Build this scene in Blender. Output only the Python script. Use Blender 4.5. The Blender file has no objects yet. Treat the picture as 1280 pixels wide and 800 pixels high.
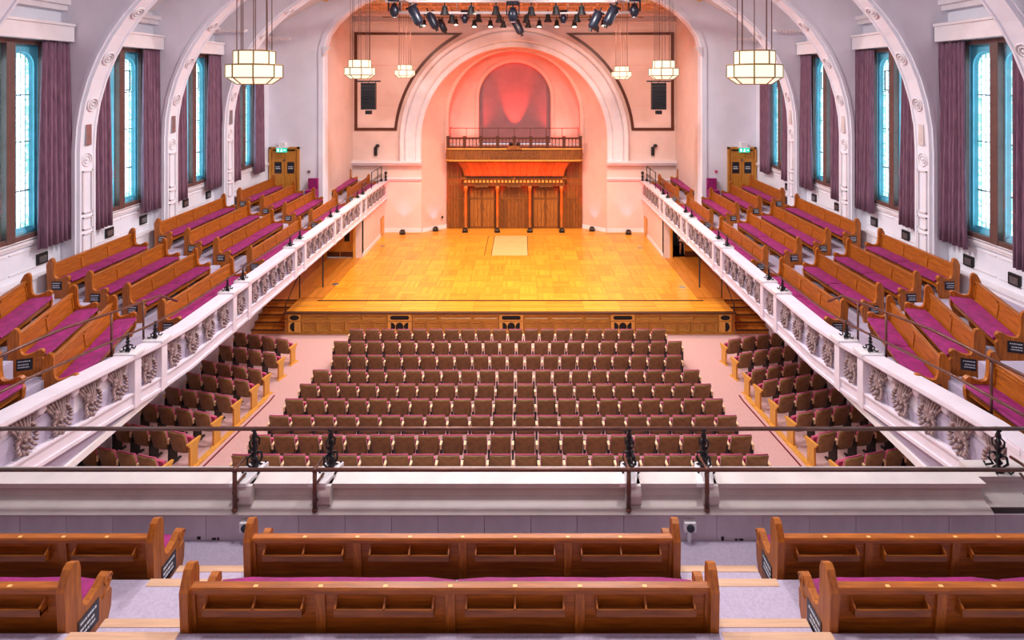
import bpy, math, random
from mathutils import Vector, Matrix
PI = math.pi
random.seed(7)
S = bpy.context.scene
C = S.collection

# ------------------------------------------------------------------ camera
CAMX, CAMZ = 0.45, 9.1
cam_d = bpy.data.cameras.new('camera')
cam_d.sensor_width = 36.0
cam_d.lens = 36.0 * 700 / 1280
cam_d.shift_x = -13 / 1280
cam_d.shift_y = -299 / 1280
cam_d.clip_end = 200
cam = bpy.data.objects.new('camera', cam_d)
cam.location = (CAMX, 0, CAMZ)
cam.rotation_euler = (PI / 2, 0, 0)
C.objects.link(cam)
S.camera = cam

# ------------------------------------------------------------------ world, exposure
S.view_settings.view_transform = 'Standard'
S.view_settings.look = 'None'
S.view_settings.gamma = 1.0
S.view_settings.exposure = 0.36
W = bpy.data.worlds.new('daylight')
W.use_nodes = True
S.world = W
W.node_tree.nodes['Background'].inputs[0].default_value = (0.75, 0.88, 1.0, 1)
W.node_tree.nodes['Background'].inputs[1].default_value = 1.0

def light(name, kind, loc, energy, color=(1, 1, 1), aim=None, size=0.3, spot=60, blend=0.5, size_y=None):
    d = bpy.data.lights.new(name, kind)
    d.energy = energy
    d.color = color
    if kind == 'AREA':
        d.shape = 'RECTANGLE' if size_y else 'DISK'
        d.size = size
        if size_y: d.size_y = size_y
    elif kind == 'SPOT':
        d.spot_size = math.radians(spot); d.spot_blend = blend; d.shadow_soft_size = size
    else:
        d.shadow_soft_size = size
    o = bpy.data.objects.new(name, d)
    o.location = loc
    if aim is not None:
        o.rotation_euler = (Vector(aim) - Vector(loc)).to_track_quat('-Z', 'Y').to_euler()
    C.objects.link(o)
    return o

# fill lights added above the view to brighten the hall (cans built further down)
FILL = [(x, y, 13.3) for y in (-1.0, 6.0, 13.6, 21.2) for x in (-2.4, 2.4)]
FILL_W = {-1.0: 40, 6.0: 240, 13.6: 510, 21.2: 520}
for (x, y, z) in FILL:
    light('fill_light', 'AREA', (x, y, z - 0.32), FILL_W[y], (1.0, 0.965, 0.96), aim=(x * 1.6, y, 0), size=0.9)
# stage wash from the rig
for x in (-4.5, -1.5, 1.5, 4.5):
    light('stage_wash', 'SPOT', (x, 24.0, 12.0), 1500, (1.0, 0.80, 0.56), aim=(x * 0.7, 25.0, 0.78), size=0.25, spot=105, blend=0.8)
for x in (-5.5, 0.0, 5.5):
    light('wall_wash', 'SPOT', (x, 24.2, 11.7), 640, (1.0, 0.56, 0.42), aim=(x * 1.1, 30.8, 7.5), size=0.25, spot=95, blend=0.9)

# ------------------------------------------------------------------ materials
def col(r, g, b):
    def f(c):
        c /= 255.0
        return c / 12.92 if c <= 0.04045 else ((c + 0.055) / 1.055) ** 2.4
    return (f(r), f(g), f(b), 1)

def mat(name, rgb, rough=0.6, var=0.08, scale=6.0, stretch=(1, 1, 1), metal=0.0, bump=0.0, sheen=0.0, rgb2=None, objvar=0.0, spec=0.5, coat=0.0, detail=4):
    m = bpy.data.materials.new(name)
    m.use_nodes = True
    nt = m.node_tree; N = nt.nodes; L = nt.links
    b = N['Principled BSDF']
    b.inputs['Roughness'].default_value = rough
    b.inputs['Metallic'].default_value = metal
    b.inputs['Specular IOR Level'].default_value = spec
    if coat: b.inputs['Coat Weight'].default_value = coat; b.inputs['Coat Roughness'].default_value = 0.25
    if sheen:
        b.inputs['Sheen Weight'].default_value = sheen
        b.inputs['Sheen Roughness'].default_value = 0.4
    tc = N.new('ShaderNodeTexCoord'); mp = N.new('ShaderNodeMapping'); nz = N.new('ShaderNodeTexNoise')
    mp.inputs['Scale'].default_value = stretch
    nz.inputs['Scale'].default_value = scale
    nz.inputs['Detail'].default_value = detail
    L.new(tc.outputs['Object'], mp.inputs[0]); L.new(mp.outputs[0], nz.inputs['Vector'])
    ramp = N.new('ShaderNodeValToRGB')
    c1 = col(*rgb)
    if rgb2 is None:
        lo = tuple(c * (1 - var * 2) for c in c1[:3]) + (1,); hi = tuple(min(1, c * (1 + var * 2)) for c in c1[:3]) + (1,)
    else:
        lo = col(*rgb2); hi = c1
    ramp.color_ramp.elements[0].position = 0.3; ramp.color_ramp.elements[1].position = 0.7
    ramp.color_ramp.elements[0].color = lo; ramp.color_ramp.elements[1].color = hi
    L.new(nz.outputs['Fac'], ramp.inputs[0])
    out = ramp.outputs[0]
    if objvar:
        oi = N.new('ShaderNodeObjectInfo'); mr = N.new('ShaderNodeMapRange'); hsv = N.new('ShaderNodeHueSaturation')
        mr.inputs['To Min'].default_value = 1 - objvar; mr.inputs['To Max'].default_value = 1 + objvar
        L.new(oi.outputs['Random'], mr.inputs['Value']); L.new(mr.outputs[0], hsv.inputs['Value']); L.new(out, hsv.inputs['Color'])
        out = hsv.outputs[0]
    L.new(out, b.inputs['Base Color'])
    if bump:
        bp = N.new('ShaderNodeBump'); bp.inputs['Strength'].default_value = bump; bp.inputs['Distance'].default_value = 0.02
        L.new(nz.outputs['Fac'], bp.inputs['Height']); L.new(bp.outputs[0], b.inputs['Normal'])
    return m

def emis(name, rgb, strength):
    m = bpy.data.materials.new(name); m.use_nodes = True
    b = m.node_tree.nodes['Principled BSDF']
    b.inputs['Base Color'].default_value = col(*rgb)
    b.inputs['Emission Color'].default_value = col(*rgb)
    b.inputs['Emission Strength'].default_value = strength
    return m

M = {}
M['wall'] = mat('painted_plaster', (230, 228, 238), 0.7, 0.02, 1.5, bump=0.02)
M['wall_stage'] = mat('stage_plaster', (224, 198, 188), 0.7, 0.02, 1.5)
M['ceiling'] = mat('ceiling_plaster', (226, 218, 218), 0.8, 0.02, 1.2)
M['trim'] = mat('trim_paint', (230, 222, 226), 0.45, 0.02, 3)
M['parapet'] = mat('parapet_paint', (204, 192, 190), 0.5, 0.05, 2.5)
M['dado'] = mat('dado_board_paint', (206, 192, 202), 0.6, 0.05, 5, stretch=(1, 1, 0.3), objvar=0.05)
M['fascia'] = mat('fascia_paint', (226, 214, 224), 0.5, 0.03, 3)
M['ornament'] = mat('ornament_plaster', (186, 160, 160), 0.7, 0.15, 14, rgb2=(120, 92, 88))
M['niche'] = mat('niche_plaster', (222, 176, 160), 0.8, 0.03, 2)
M['blind'] = mat('shaded_blind_arch', (150, 112, 116), 0.85, 0.04, 2)  # recess shade mixed into the colour, darker than the niche plaster
M['carpet'] = mat('gallery_carpet', (180, 166, 188), 0.95, 0.05, 40, sheen=0.15, bump=0.1)
M['carpet_stalls'] = mat('stalls_carpet', (200, 156, 152), 0.95, 0.05, 25, sheen=0.15, bump=0.05)
M['red_strip'] = mat('dark_red_edging', (110, 18, 36), 0.8, 0.05, 8)
M['nosing'] = mat('pale_wood_nosing', (206, 164, 134), 0.5, 0.06, 8, stretch=(0.3, 6, 6))
M['gold_wood'] = mat('golden_wood', (214, 150, 66), 0.45, 0.08, 5, stretch=(4, 4, 0.6))
M['oak_x'] = mat('oak_long_grain', (184, 100, 22), 0.45, 0.12, 4.5, stretch=(0.7, 9, 9), rgb2=(136, 68, 10), objvar=0.10, coat=0.04)
M['oak_z'] = mat('oak_upright_grain', (190, 108, 26), 0.45, 0.12, 4.5, stretch=(9, 9, 0.8), rgb2=(146, 74, 18), objvar=0.08, coat=0.04)
M['oak_dark'] = mat('oak_shelf', (158, 88, 30), 0.42, 0.12, 5, stretch=(0.7, 8, 8), rgb2=(112, 56, 14))
M['facade_oak'] = mat('oak_facade', (150, 86, 26), 0.5, 0.12, 4, stretch=(9, 9, 0.7), rgb2=(96, 50, 12), objvar=0.2)  # oak of the stage facade, tone varies at random per object
M['oak_panel'] = mat('oak_facade_door', (176, 108, 40), 0.5, 0.12, 4, stretch=(9, 9, 0.7), rgb2=(130, 74, 22))
M['oak_door'] = mat('oak_door', (206, 140, 56), 0.42, 0.1, 4, stretch=(8, 8, 0.7), rgb2=(180, 112, 34))
M['stage_front'] = mat('stage_front_wood', (190, 130, 44), 0.42, 0.12, 4, stretch=(1, 6, 6), rgb2=(150, 96, 26), objvar=0.08)
M['plug'] = mat('pale_inlay', (226, 180, 110), 0.5, 0.05, 5)
M['magenta'] = mat('magenta_velvet', (160, 12, 112), 0.7, 0.1, 8, sheen=0.08, rgb2=(122, 6, 84))
M['seat_magenta'] = mat('rose_upholstery', (186, 74, 110), 0.8, 0.1, 10, sheen=0.25)
M['seat_back'] = mat('brown_seat_shell', (140, 104, 58), 0.5, 0.10, 8, rgb2=(108, 76, 40), objvar=0.10, sheen=0.15)
M['cream_wood'] = mat('cream_armrest', (232, 200, 156), 0.5, 0.05, 6)
M['iron'] = mat('black_iron', (30, 28, 34), 0.35, 0.1, 10, metal=0.3)
M['bronze'] = mat('bronze_rail', (104, 66, 56), 0.35, 0.1, 6, metal=0.45)
M['black'] = mat('matt_black', (18, 17, 20), 0.5, 0.1, 5)
M['black_blue'] = mat('blue_black_lamp_body', (26, 30, 46), 0.35, 0.1, 5)
M['white'] = mat('white_enamel', (236, 234, 236), 0.5, 0.02, 5)
M['curtain'] = mat('mauve_curtain', (140, 100, 120), 0.85, 0.1, 6, stretch=(6, 6, 0.5), sheen=0.15, rgb2=(104, 68, 88))
M['window_frame'] = mat('brown_window_frame', (96, 66, 62), 0.45, 0.08, 6)
M['tracery'] = mat('turquoise_window_surround', (120, 206, 228), 0.6, 0.06, 3)
M['lead'] = mat('lead_came', (96, 120, 122), 0.6, 0.05, 5)
M['brown_trim'] = mat('dark_brown_moulding', (84, 42, 22), 0.4, 0.08, 6)
M['steel'] = mat('brushed_steel', (150, 150, 156), 0.3, 0.05, 10, metal=0.8)
M['plate'] = mat('black_number_plate', (26, 26, 36), 0.35, 0.05, 5)
M['plate_ink'] = mat('white_ink', (220, 224, 232), 0.5, 0.02, 5)
M['groove'] = mat('dark_floor_channel', (70, 38, 14), 0.5, 0.05, 8)
M['skin'] = mat('skin', (206, 150, 124), 0.55, 0.04, 12)
M['shirt'] = mat('black_cloth', (28, 24, 28), 0.85, 0.08, 20)
M['paper'] = mat('white_paper', (236, 226, 232), 0.7, 0.02, 5)
M['hair'] = mat('brown_hair', (66, 40, 26), 0.6, 0.15, 30)
M['glow_cream'] = emis('lit_chandelier_glass', (255, 234, 200), 0.98)
M['glow_cream'].node_tree.nodes['Principled BSDF'].inputs['Base Color'].default_value = (0.22, 0.2, 0.17, 1)
M['brass'] = mat('brass', (150, 118, 70), 0.3, 0.05, 10, metal=0.7)
M['led_white'] = emis('lit_lamp_lens', (255, 244, 220), 3.0)
M['led_red'] = emis('lit_red_lens', (255, 40, 20), 2.5)
M['green_sign'] = emis('lit_green_sign', (40, 190, 160), 0.8)
M['pict'] = emis('lit_white_sign_figure', (235, 255, 250), 0.9)
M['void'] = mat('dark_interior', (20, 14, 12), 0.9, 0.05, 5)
M['scuff'] = mat('worn_patch', (40, 26, 32), 0.9, 0.1, 9)

def parquet_mat():
    m = mat('stage_parquet', (236, 160, 52), 0.32, 0.06, 3, stretch=(0.8, 10, 1), rgb2=(218, 138, 34), objvar=0.15, coat=0.1)
    nt = m.node_tree; N = nt.nodes; L = nt.links
    b = N['Principled BSDF']
    src = b.inputs['Base Color'].links[0].from_socket
    tc = N.new('ShaderNodeTexCoord'); sp = N.new('ShaderNodeSeparateXYZ')
    mu = N.new('ShaderNodeMath'); mu.operation = 'MULTIPLY'; mu.inputs[1].default_value = 1 / 0.085
    fl = N.new('ShaderNodeMath'); fl.operation = 'FLOOR'
    oi = N.new('ShaderNodeObjectInfo')
    cb = N.new('ShaderNodeCombineXYZ'); wn = N.new('ShaderNodeTexWhiteNoise')
    mr = N.new('ShaderNodeMapRange'); mr.inputs['To Min'].default_value = 0.8; mr.inputs['To Max'].default_value = 1.12
    hs = N.new('ShaderNodeHueSaturation')
    L.new(tc.outputs['Object'], sp.inputs[0]); L.new(sp.outputs['Y'], mu.inputs[0]); L.new(mu.outputs[0], fl.inputs[0])
    L.new(fl.outputs[0], cb.inputs[0]); L.new(oi.outputs['Random'], cb.inputs[1]); L.new(cb.outputs[0], wn.inputs['Vector'])
    L.new(wn.outputs['Value'], mr.inputs['Value']); L.new(mr.outputs[0], hs.inputs['Value']); L.new(src, hs.inputs['Color'])
    L.new(hs.outputs[0], b.inputs['Base Color'])
    return m
M['parquet'] = parquet_mat()
M['parquet_pale'] = mat('pale_maple_board', (236, 178, 116), 0.35, 0.05, 3, stretch=(0.6, 9, 1), objvar=0.04)
M['stage_side'] = mat('shaded_stage_boards', (190, 116, 40), 0.38, 0.1, 3, stretch=(9, 0.6, 1), objvar=0.06)  # darker than the parquet: the shade at the sides is put into this colour
M['ceiling_wood'] = mat('honey_ceiling_boards', (232, 190, 140), 0.6, 0.08, 3, stretch=(8, 0.5, 1))

def leaded_mat(name, a, b_, strength, scale):
    m = bpy.data.materials.new(name); m.use_nodes = True
    nt = m.node_tree; N = nt.nodes; L = nt.links; b = N['Principled BSDF']
    tc = N.new('ShaderNodeTexCoord'); vo = N.new('ShaderNodeTexVoronoi'); rp = N.new('ShaderNodeValToRGB')
    vo.inputs['Scale'].default_value = scale
    rp.color_ramp.elements[0].color = col(*a); rp.color_ramp.elements[1].color = col(*b_)
    rp.color_ramp.elements[0].position = 0.35; rp.color_ramp.elements[1].position = 0.75
    L.new(tc.outputs['Object'], vo.inputs['Vector'])
    sp = N.new('ShaderNodeSeparateColor'); L.new(vo.outputs['Color'], sp.inputs[0])
    L.new(sp.outputs[0], rp.inputs[0]); L.new(rp.outputs[0], b.inputs['Emission Color'])
    b.inputs['Base Color'].default_value = (0.5, 0.6, 0.6, 1)
    b.inputs['Emission Strength'].default_value = strength
    return m
M['pane'] = leaded_mat('backlit_leaded_glass', (196, 232, 240), (214, 236, 255), 5.5, 7)
M['pane_border'] = leaded_mat('backlit_green_leaf_glass', (120, 200, 180), (215, 244, 250), 2.2, 11)

def glazing_mat():
    m = bpy.data.materials.new('window_glazing'); m.use_nodes = True
    nt = m.node_tree; N = nt.nodes; L = nt.links
    for n in list(N):
        if n.type != 'OUTPUT_MATERIAL': N.remove(n)
    o = [n for n in N if n.type == 'OUTPUT_MATERIAL'][0]
    t = N.new('ShaderNodeBsdfTransparent'); g = N.new('ShaderNodeBsdfGlossy'); mx = N.new('ShaderNodeMixShader'); f = N.new('ShaderNodeLayerWeight'); pw_ = N.new('ShaderNodeMath'); pw_.operation = 'MULTIPLY'; pw_.inputs[1].default_value = 0.22
    t.inputs[0].default_value = (0.93, 0.98, 1.0, 1)
    g.inputs['Roughness'].default_value = 0.03
    f.inputs[0].default_value = 0.35
    L.new(f.outputs['Facing'], pw_.inputs[0]); L.new(pw_.outputs[0], mx.inputs[0]); L.new(t.outputs[0], mx.inputs[1]); L.new(g.outputs[0], mx.inputs[2]); L.new(mx.outputs[0], o.inputs[0])
    return m
M['glazing'] = glazing_mat()

# ------------------------------------------------------------------ mesh helpers
class MB:
    def __init__(s): s.v = []; s.f = []
    def add(s, vs, fs):
        n = len(s.v); s.v += [tuple(v) for v in vs]; s.f += [tuple(i + n for i in f) for f in fs]; return s
    def box(s, x0, x1, y0, y1, z0, z1):
        if x0 > x1: x0, x1 = x1, x0
        if y0 > y1: y0, y1 = y1, y0
        if z0 > z1: z0, z1 = z1, z0
        return s.add([(x0, y0, z0), (x1, y0, z0), (x1, y1, z0), (x0, y1, z0), (x0, y0, z1), (x1, y0, z1), (x1, y1, z1), (x0, y1, z1)],
                     [(0, 3, 2, 1), (4, 5, 6, 7), (0, 1, 5, 4), (1, 2, 6, 5), (2, 3, 7, 6), (3, 0, 4, 7)])
    def prism(s, pts, axis, a, b):
        # pts: 2D polygon; axis 'x': (y,z) extruded in x; 'y': (x,z); 'z': (x,y)
        def P(p, t): return {'x': (t, p[0], p[1]), 'y': (p[0], t, p[1]), 'z': (p[0], p[1], t)}[axis]
        n = len(pts)
        area = sum(pts[i][0] * pts[(i + 1) % n][1] - pts[(i + 1) % n][0] * pts[i][1] for i in range(n))
        if (area < 0) != (axis == 'y'): pts = pts[::-1]
        if a > b: a, b = b, a
        vs = [P(p, a) for p in pts] + [P(p, b) for p in pts]
        fs = [tuple(range(n))[::-1], tuple(range(n, 2 * n))] + [(i, (i + 1) % n, n + (i + 1) % n, n + i) for i in range(n)]
        return s.add(vs, fs)
    def loft(s, rings, closed=True, caps=False):
        n = len(rings[0]); vs = [p for r in rings for p in r]; fs = []
        for k in range(len(rings) - 1):
            for i in range(n if closed else n - 1):
                j = (i + 1) % n
                fs.append((k * n + i, k * n + j, (k + 1) * n + j, (k + 1) * n + i))
        if caps: fs += [tuple(range(n))[::-1], tuple(range((len(rings) - 1) * n, len(rings) * n))]
        return s.add(vs, fs)
    def lathe(s, prof, c=(0, 0, 0), n=10, caps=True, ang0=0.0):
        rings = [[(c[0] + r * math.cos(ang0 + 2 * PI * i / n), c[1] + r * math.sin(ang0 + 2 * PI * i / n), c[2] + z) for i in range(n)] for r, z in prof]
        return s.loft(rings, True, caps)
    def tube(s, pts, r, n=6, rs=None):
        pts = [Vector(p) for p in pts]; rings = []
        for i, p in enumerate(pts):
            d = (pts[min(i + 1, len(pts) - 1)] - pts[max(i - 1, 0)]).normalized()
            up = Vector((0, 0, 1)) if abs(d.z) < 0.9 else Vector((1, 0, 0))
            u = d.cross(up).normalized(); v = u.cross(d).normalized()
            rr = rs[i] if rs else r
            rings.append([tuple(p + rr * (math.cos(2 * PI * k / n) * u + math.sin(2 * PI * k / n) * v)) for k in range(n)])
        return s.loft(rings, True, True)
    def ball(s, c, r, sx=1, sy=1, sz=1, n=8, m=5):
        prof = [(max(1e-3, math.sin(PI * k / m)) , -math.cos(PI * k / m)) for k in range(m + 1)]
        rings = [[(c[0] + r * sx * a * math.cos(2 * PI * i / n), c[1] + r * sy * a * math.sin(2 * PI * i / n), c[2] + r * sz * z) for i in range(n)] for a, z in prof]
        return s.loft(rings, True, True)
    def xform(s, mtx):
        s.v = [tuple(mtx @ Vector(v)) for v in s.v]; return s
    def mesh(s, name, m, smooth=False):
        me = bpy.data.meshes.new(name); me.from_pydata(s.v, [], s.f); me.update()
        me.materials.append(m)
        if smooth: me.polygons.foreach_set('use_smooth', [True] * len(me.polygons))
        return me
    def build(s, name, m, parent=None, smooth=False, loc=None, bevel=0.0, rotz=None):
        return link(name, s.mesh(name, m, smooth), parent, loc, rotz, bevel)

def link(name, me, parent=None, loc=None, rotz=None, bevel=0.0):
    o = bpy.data.objects.new(name, me); C.objects.link(o)
    if parent is not None: o.parent = parent
    if loc is not None: o.location = loc
    if rotz is not None: o.rotation_euler = (0, 0, rotz)
    if bevel:
        b = o.modifiers.new('bevel', 'BEVEL'); b.width = bevel; b.segments = 2; b.limit_method = 'ANGLE'
    return o

def tag(o, label=None, cat=None, group=None, kind=None):
    if label: o['label'] = label
    if cat: o['category'] = cat
    if group: o['group'] = group
    if kind: o['kind'] = kind
    return o

def empty(name, loc=(0, 0, 0), rotz=0.0):
    o = bpy.data.objects.new(name, None); C.objects.link(o)
    o.location = loc; o.rotation_euler = (0, 0, rotz); o.empty_display_size = 0.1
    return o

def copy_tree(o, parent=None):
    c = o.copy(); C.objects.link(c)
    if parent is not None: c.parent = parent
    for ch in list(o.children): copy_tree(ch, c)
    return c

def struct(o): o['kind'] = 'structure'; return o

ORD = ['first', 'second', 'third', 'fourth', 'fifth', 'sixth', 'seventh', 'eighth', 'ninth', 'tenth', 'eleventh', 'twelfth', 'thirteenth',
       'fourteenth', 'fifteenth', 'sixteenth', 'seventeenth', 'eighteenth', 'nineteenth', 'twentieth', 'twenty-first']

def arch_pts(r, zc, z0, n=28, nv=4):
    """upright arch outline, left foot to right foot, as (x, z)"""
    p = [(-r, z0 + (zc - z0) * k / nv) for k in range(nv)]
    p += [(-r * math.cos(PI * k / n), zc + r * math.sin(PI * k / n)) for k in range(n + 1)]
    p += [(r, zc - (zc - z0) * (k + 1) / nv) for k in range(nv)]
    return p

def ray_rect(p, zc, X, Z1):
    """where the ray from (0, min(z, zc)) through p leaves the rectangle |x|<X, z<Z1"""
    oz = min(p[1], zc); dx, dz = p[0], p[1] - oz
    t = 1e9
    if abs(dx) > 1e-6: t = min(t, X / abs(dx))
    if dz > 1e-6: t = min(t, (Z1 - oz) / dz)
    return (dx * t, oz + dz * t)

def rect_with_corners(inner, zc, X, Z1):
    out = [ray_rect(p, zc, X, Z1) for p in inner]
    for sx in (-1, 1):
        k = min(range(len(out)), key=lambda i: (out[i][0] - sx * X) ** 2 + (out[i][1] - Z1) ** 2)
        out[k] = (sx * X, Z1)
    return out

def at_y(pts, y): return [(x, y, z) for x, z in pts]

# ================================================================== THE SETTING
GX = 7.0           # gallery parapet line
WX = 11.15         # side walls
END_Y = 25.6
ST = 0.78          # stage height

def floor_z(y): return max(0.0, (15.9 - y) * 0.128)

# ---- stalls floor
fb = MB()
ys = [20.2, 15.9, 14, 12, 10, 8, 6, 3]
fb.loft([[(-9.3, y, floor_z(y)), (9.3, y, floor_z(y)), (9.3, y, -0.2), (-9.3, y, -0.2)] for y in ys], True, True)
floor = struct(fb.build('floor', M['carpet_stalls']))
for sx in (-1, 1):
    a = MB(); a.loft([[(sx * 6.74, y, floor_z(y) + 0.0), (sx * 6.70, y, floor_z(y)), (sx * 6.70, y, floor_z(y) + 0.012), (sx * 6.74, y, floor_z(y) + 0.012)] for y in (16.2, 15.9, 14, 12, 10, 8.5)], True, True)
    a.build('edging_strip', M['red_strip'], floor)
    a = MB(); a.loft([[(sx * 6.98, y, floor_z(y)), (sx * 6.84, y, floor_z(y)), (sx * 6.84, y, floor_z(y) + 0.03), (sx * 6.98, y, floor_z(y) + 0.03)] for y in (16.1, 15.9, 14, 12, 10, 8.5)], True, True)
    a.build('wooden_kerb', M['gold_wood'], floor)

# ---- side walls with window openings
WIN_Y = [5.5, 9.05, 12.6, 16.1, 19.65, 23.15]
WHW = 0.90
W_Z0, W_Z1 = 5.42, 10.05
walls = {}
for sx, side in ((-1, 'left'), (1, 'right')):
    b = MB(); x0, x1 = sx * WX, sx * (WX + 0.75)
    b.box(x0, x1, -5, 31.5, 2.6, W_Z0)
    b.box(x0, x1, -5, 31.5, W_Z1, 15.4)
    yy = [-5] + [v for c in WIN_Y for v in (c - WHW, c + WHW)] + [31.5]
    for i in range(0, len(yy), 2): b.box(x0, x1, yy[i], yy[i + 1], W_Z0, W_Z1)
    w = struct(b.build('wall_' + side, M['wall'])); walls[sx] = w
    # sill ledge, picture cornice, heating trunk against the foot
    b = MB(); b.box(sx * 11.07, sx * 11.16, -5, END_Y, 5.30, 5.36); b.box(sx * 11.1, sx * 11.16, -5, END_Y, 5.24, 5.30); b.build('sill_ledge', M['trim'], w)
    b = MB(); b.box(sx * 10.98, sx * 11.16, -5, END_Y, 10.86, 11.0); b.box(sx * 10.9, sx * 11.16, -5, END_Y, 11.0, 11.12); b.build('cornice', M['trim'], w)
    b = MB(); b.box(sx * 10.95, sx * 11.16, 11.0, END_Y, 3.9, 4.46); b.box(sx * 10.91, sx * 11.16, 11.0, END_Y, 4.46, 4.50); b.build('heating_trunk', M['trim'], w)
    # flat dado panels
    for c in WIN_Y[2:]:
        b = MB()
        for (ya, yb) in ((c - 1.3, c - 0.04), (c + 0.04, c + 1.3)):
            b.box(sx * 11.13, sx * 11.16, ya, yb, 4.66, 4.69); b.box(sx * 11.13, sx * 11.16, ya, yb, 5.12, 5.15)
        b.build('dado_panel', M['trim'], w)
    b = MB(); b.box(sx * 9.3, sx * 9.5, 6, 26.35, -0.2, 2.7); struct(b.build('wall_%s_stalls' % side, M['wall']))
    # gallery soffit under the side
    b = MB(); b.box(sx * 7.02, sx * 9.4, 6.7, 26.35, 2.66, 2.78); struct(b.build('ceiling_under_gallery', M['ceiling']))
    # cove between soffit and fascia foot
# wall sockets
for sx, lst in ((-1, [(13.5, 4.82, 1), (15.7, 4.85, 0), (17.1, 4.86, 1), (19.25, 4.9, 1), (20.65, 4.9, 1)]), (1, [(12.15, 4.78, 1), (13.4, 4.79, 1), (15.6, 4.8, 1), (17.0, 4.82, 1), (19.0, 4.82, 1), (20.5, 4.82, 1), (22.6, 4.82, 1)])):
    for i, (y, z, big) in enumerate(lst):
        o = empty('socket_plate', (sx * 11.13, y, z))
        tag(o, 'dark framed socket plate on the %s wall, %s from the near end' % ('left' if sx < 0 else 'right', ORD[i]), 'socket', 'socket plates below the windows')
        b = MB(); b.box(-0.02, 0.02, -0.15, 0.15, -0.13, 0.13); b.build('backplate', M['black'], o)
        b = MB(); b.box(-sx * 0.02, -sx * 0.03, -0.10, 0.10, -0.09, 0.06); b.build('faceplate', M['steel'], o)
for sx in (-1, 1):
    b = MB(); b.box(-0.03, 0.03, -0.09, 0.09, -0.05, 0.05); o = b.build('wall_box', M['black'], None, loc=(sx * 11.12, 18.0 if sx < 0 else 17.95, 4.95))
    tag(o, 'small black box low on the %s wall under the windows' % ('left' if sx < 0 else 'right'), 'box')

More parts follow.
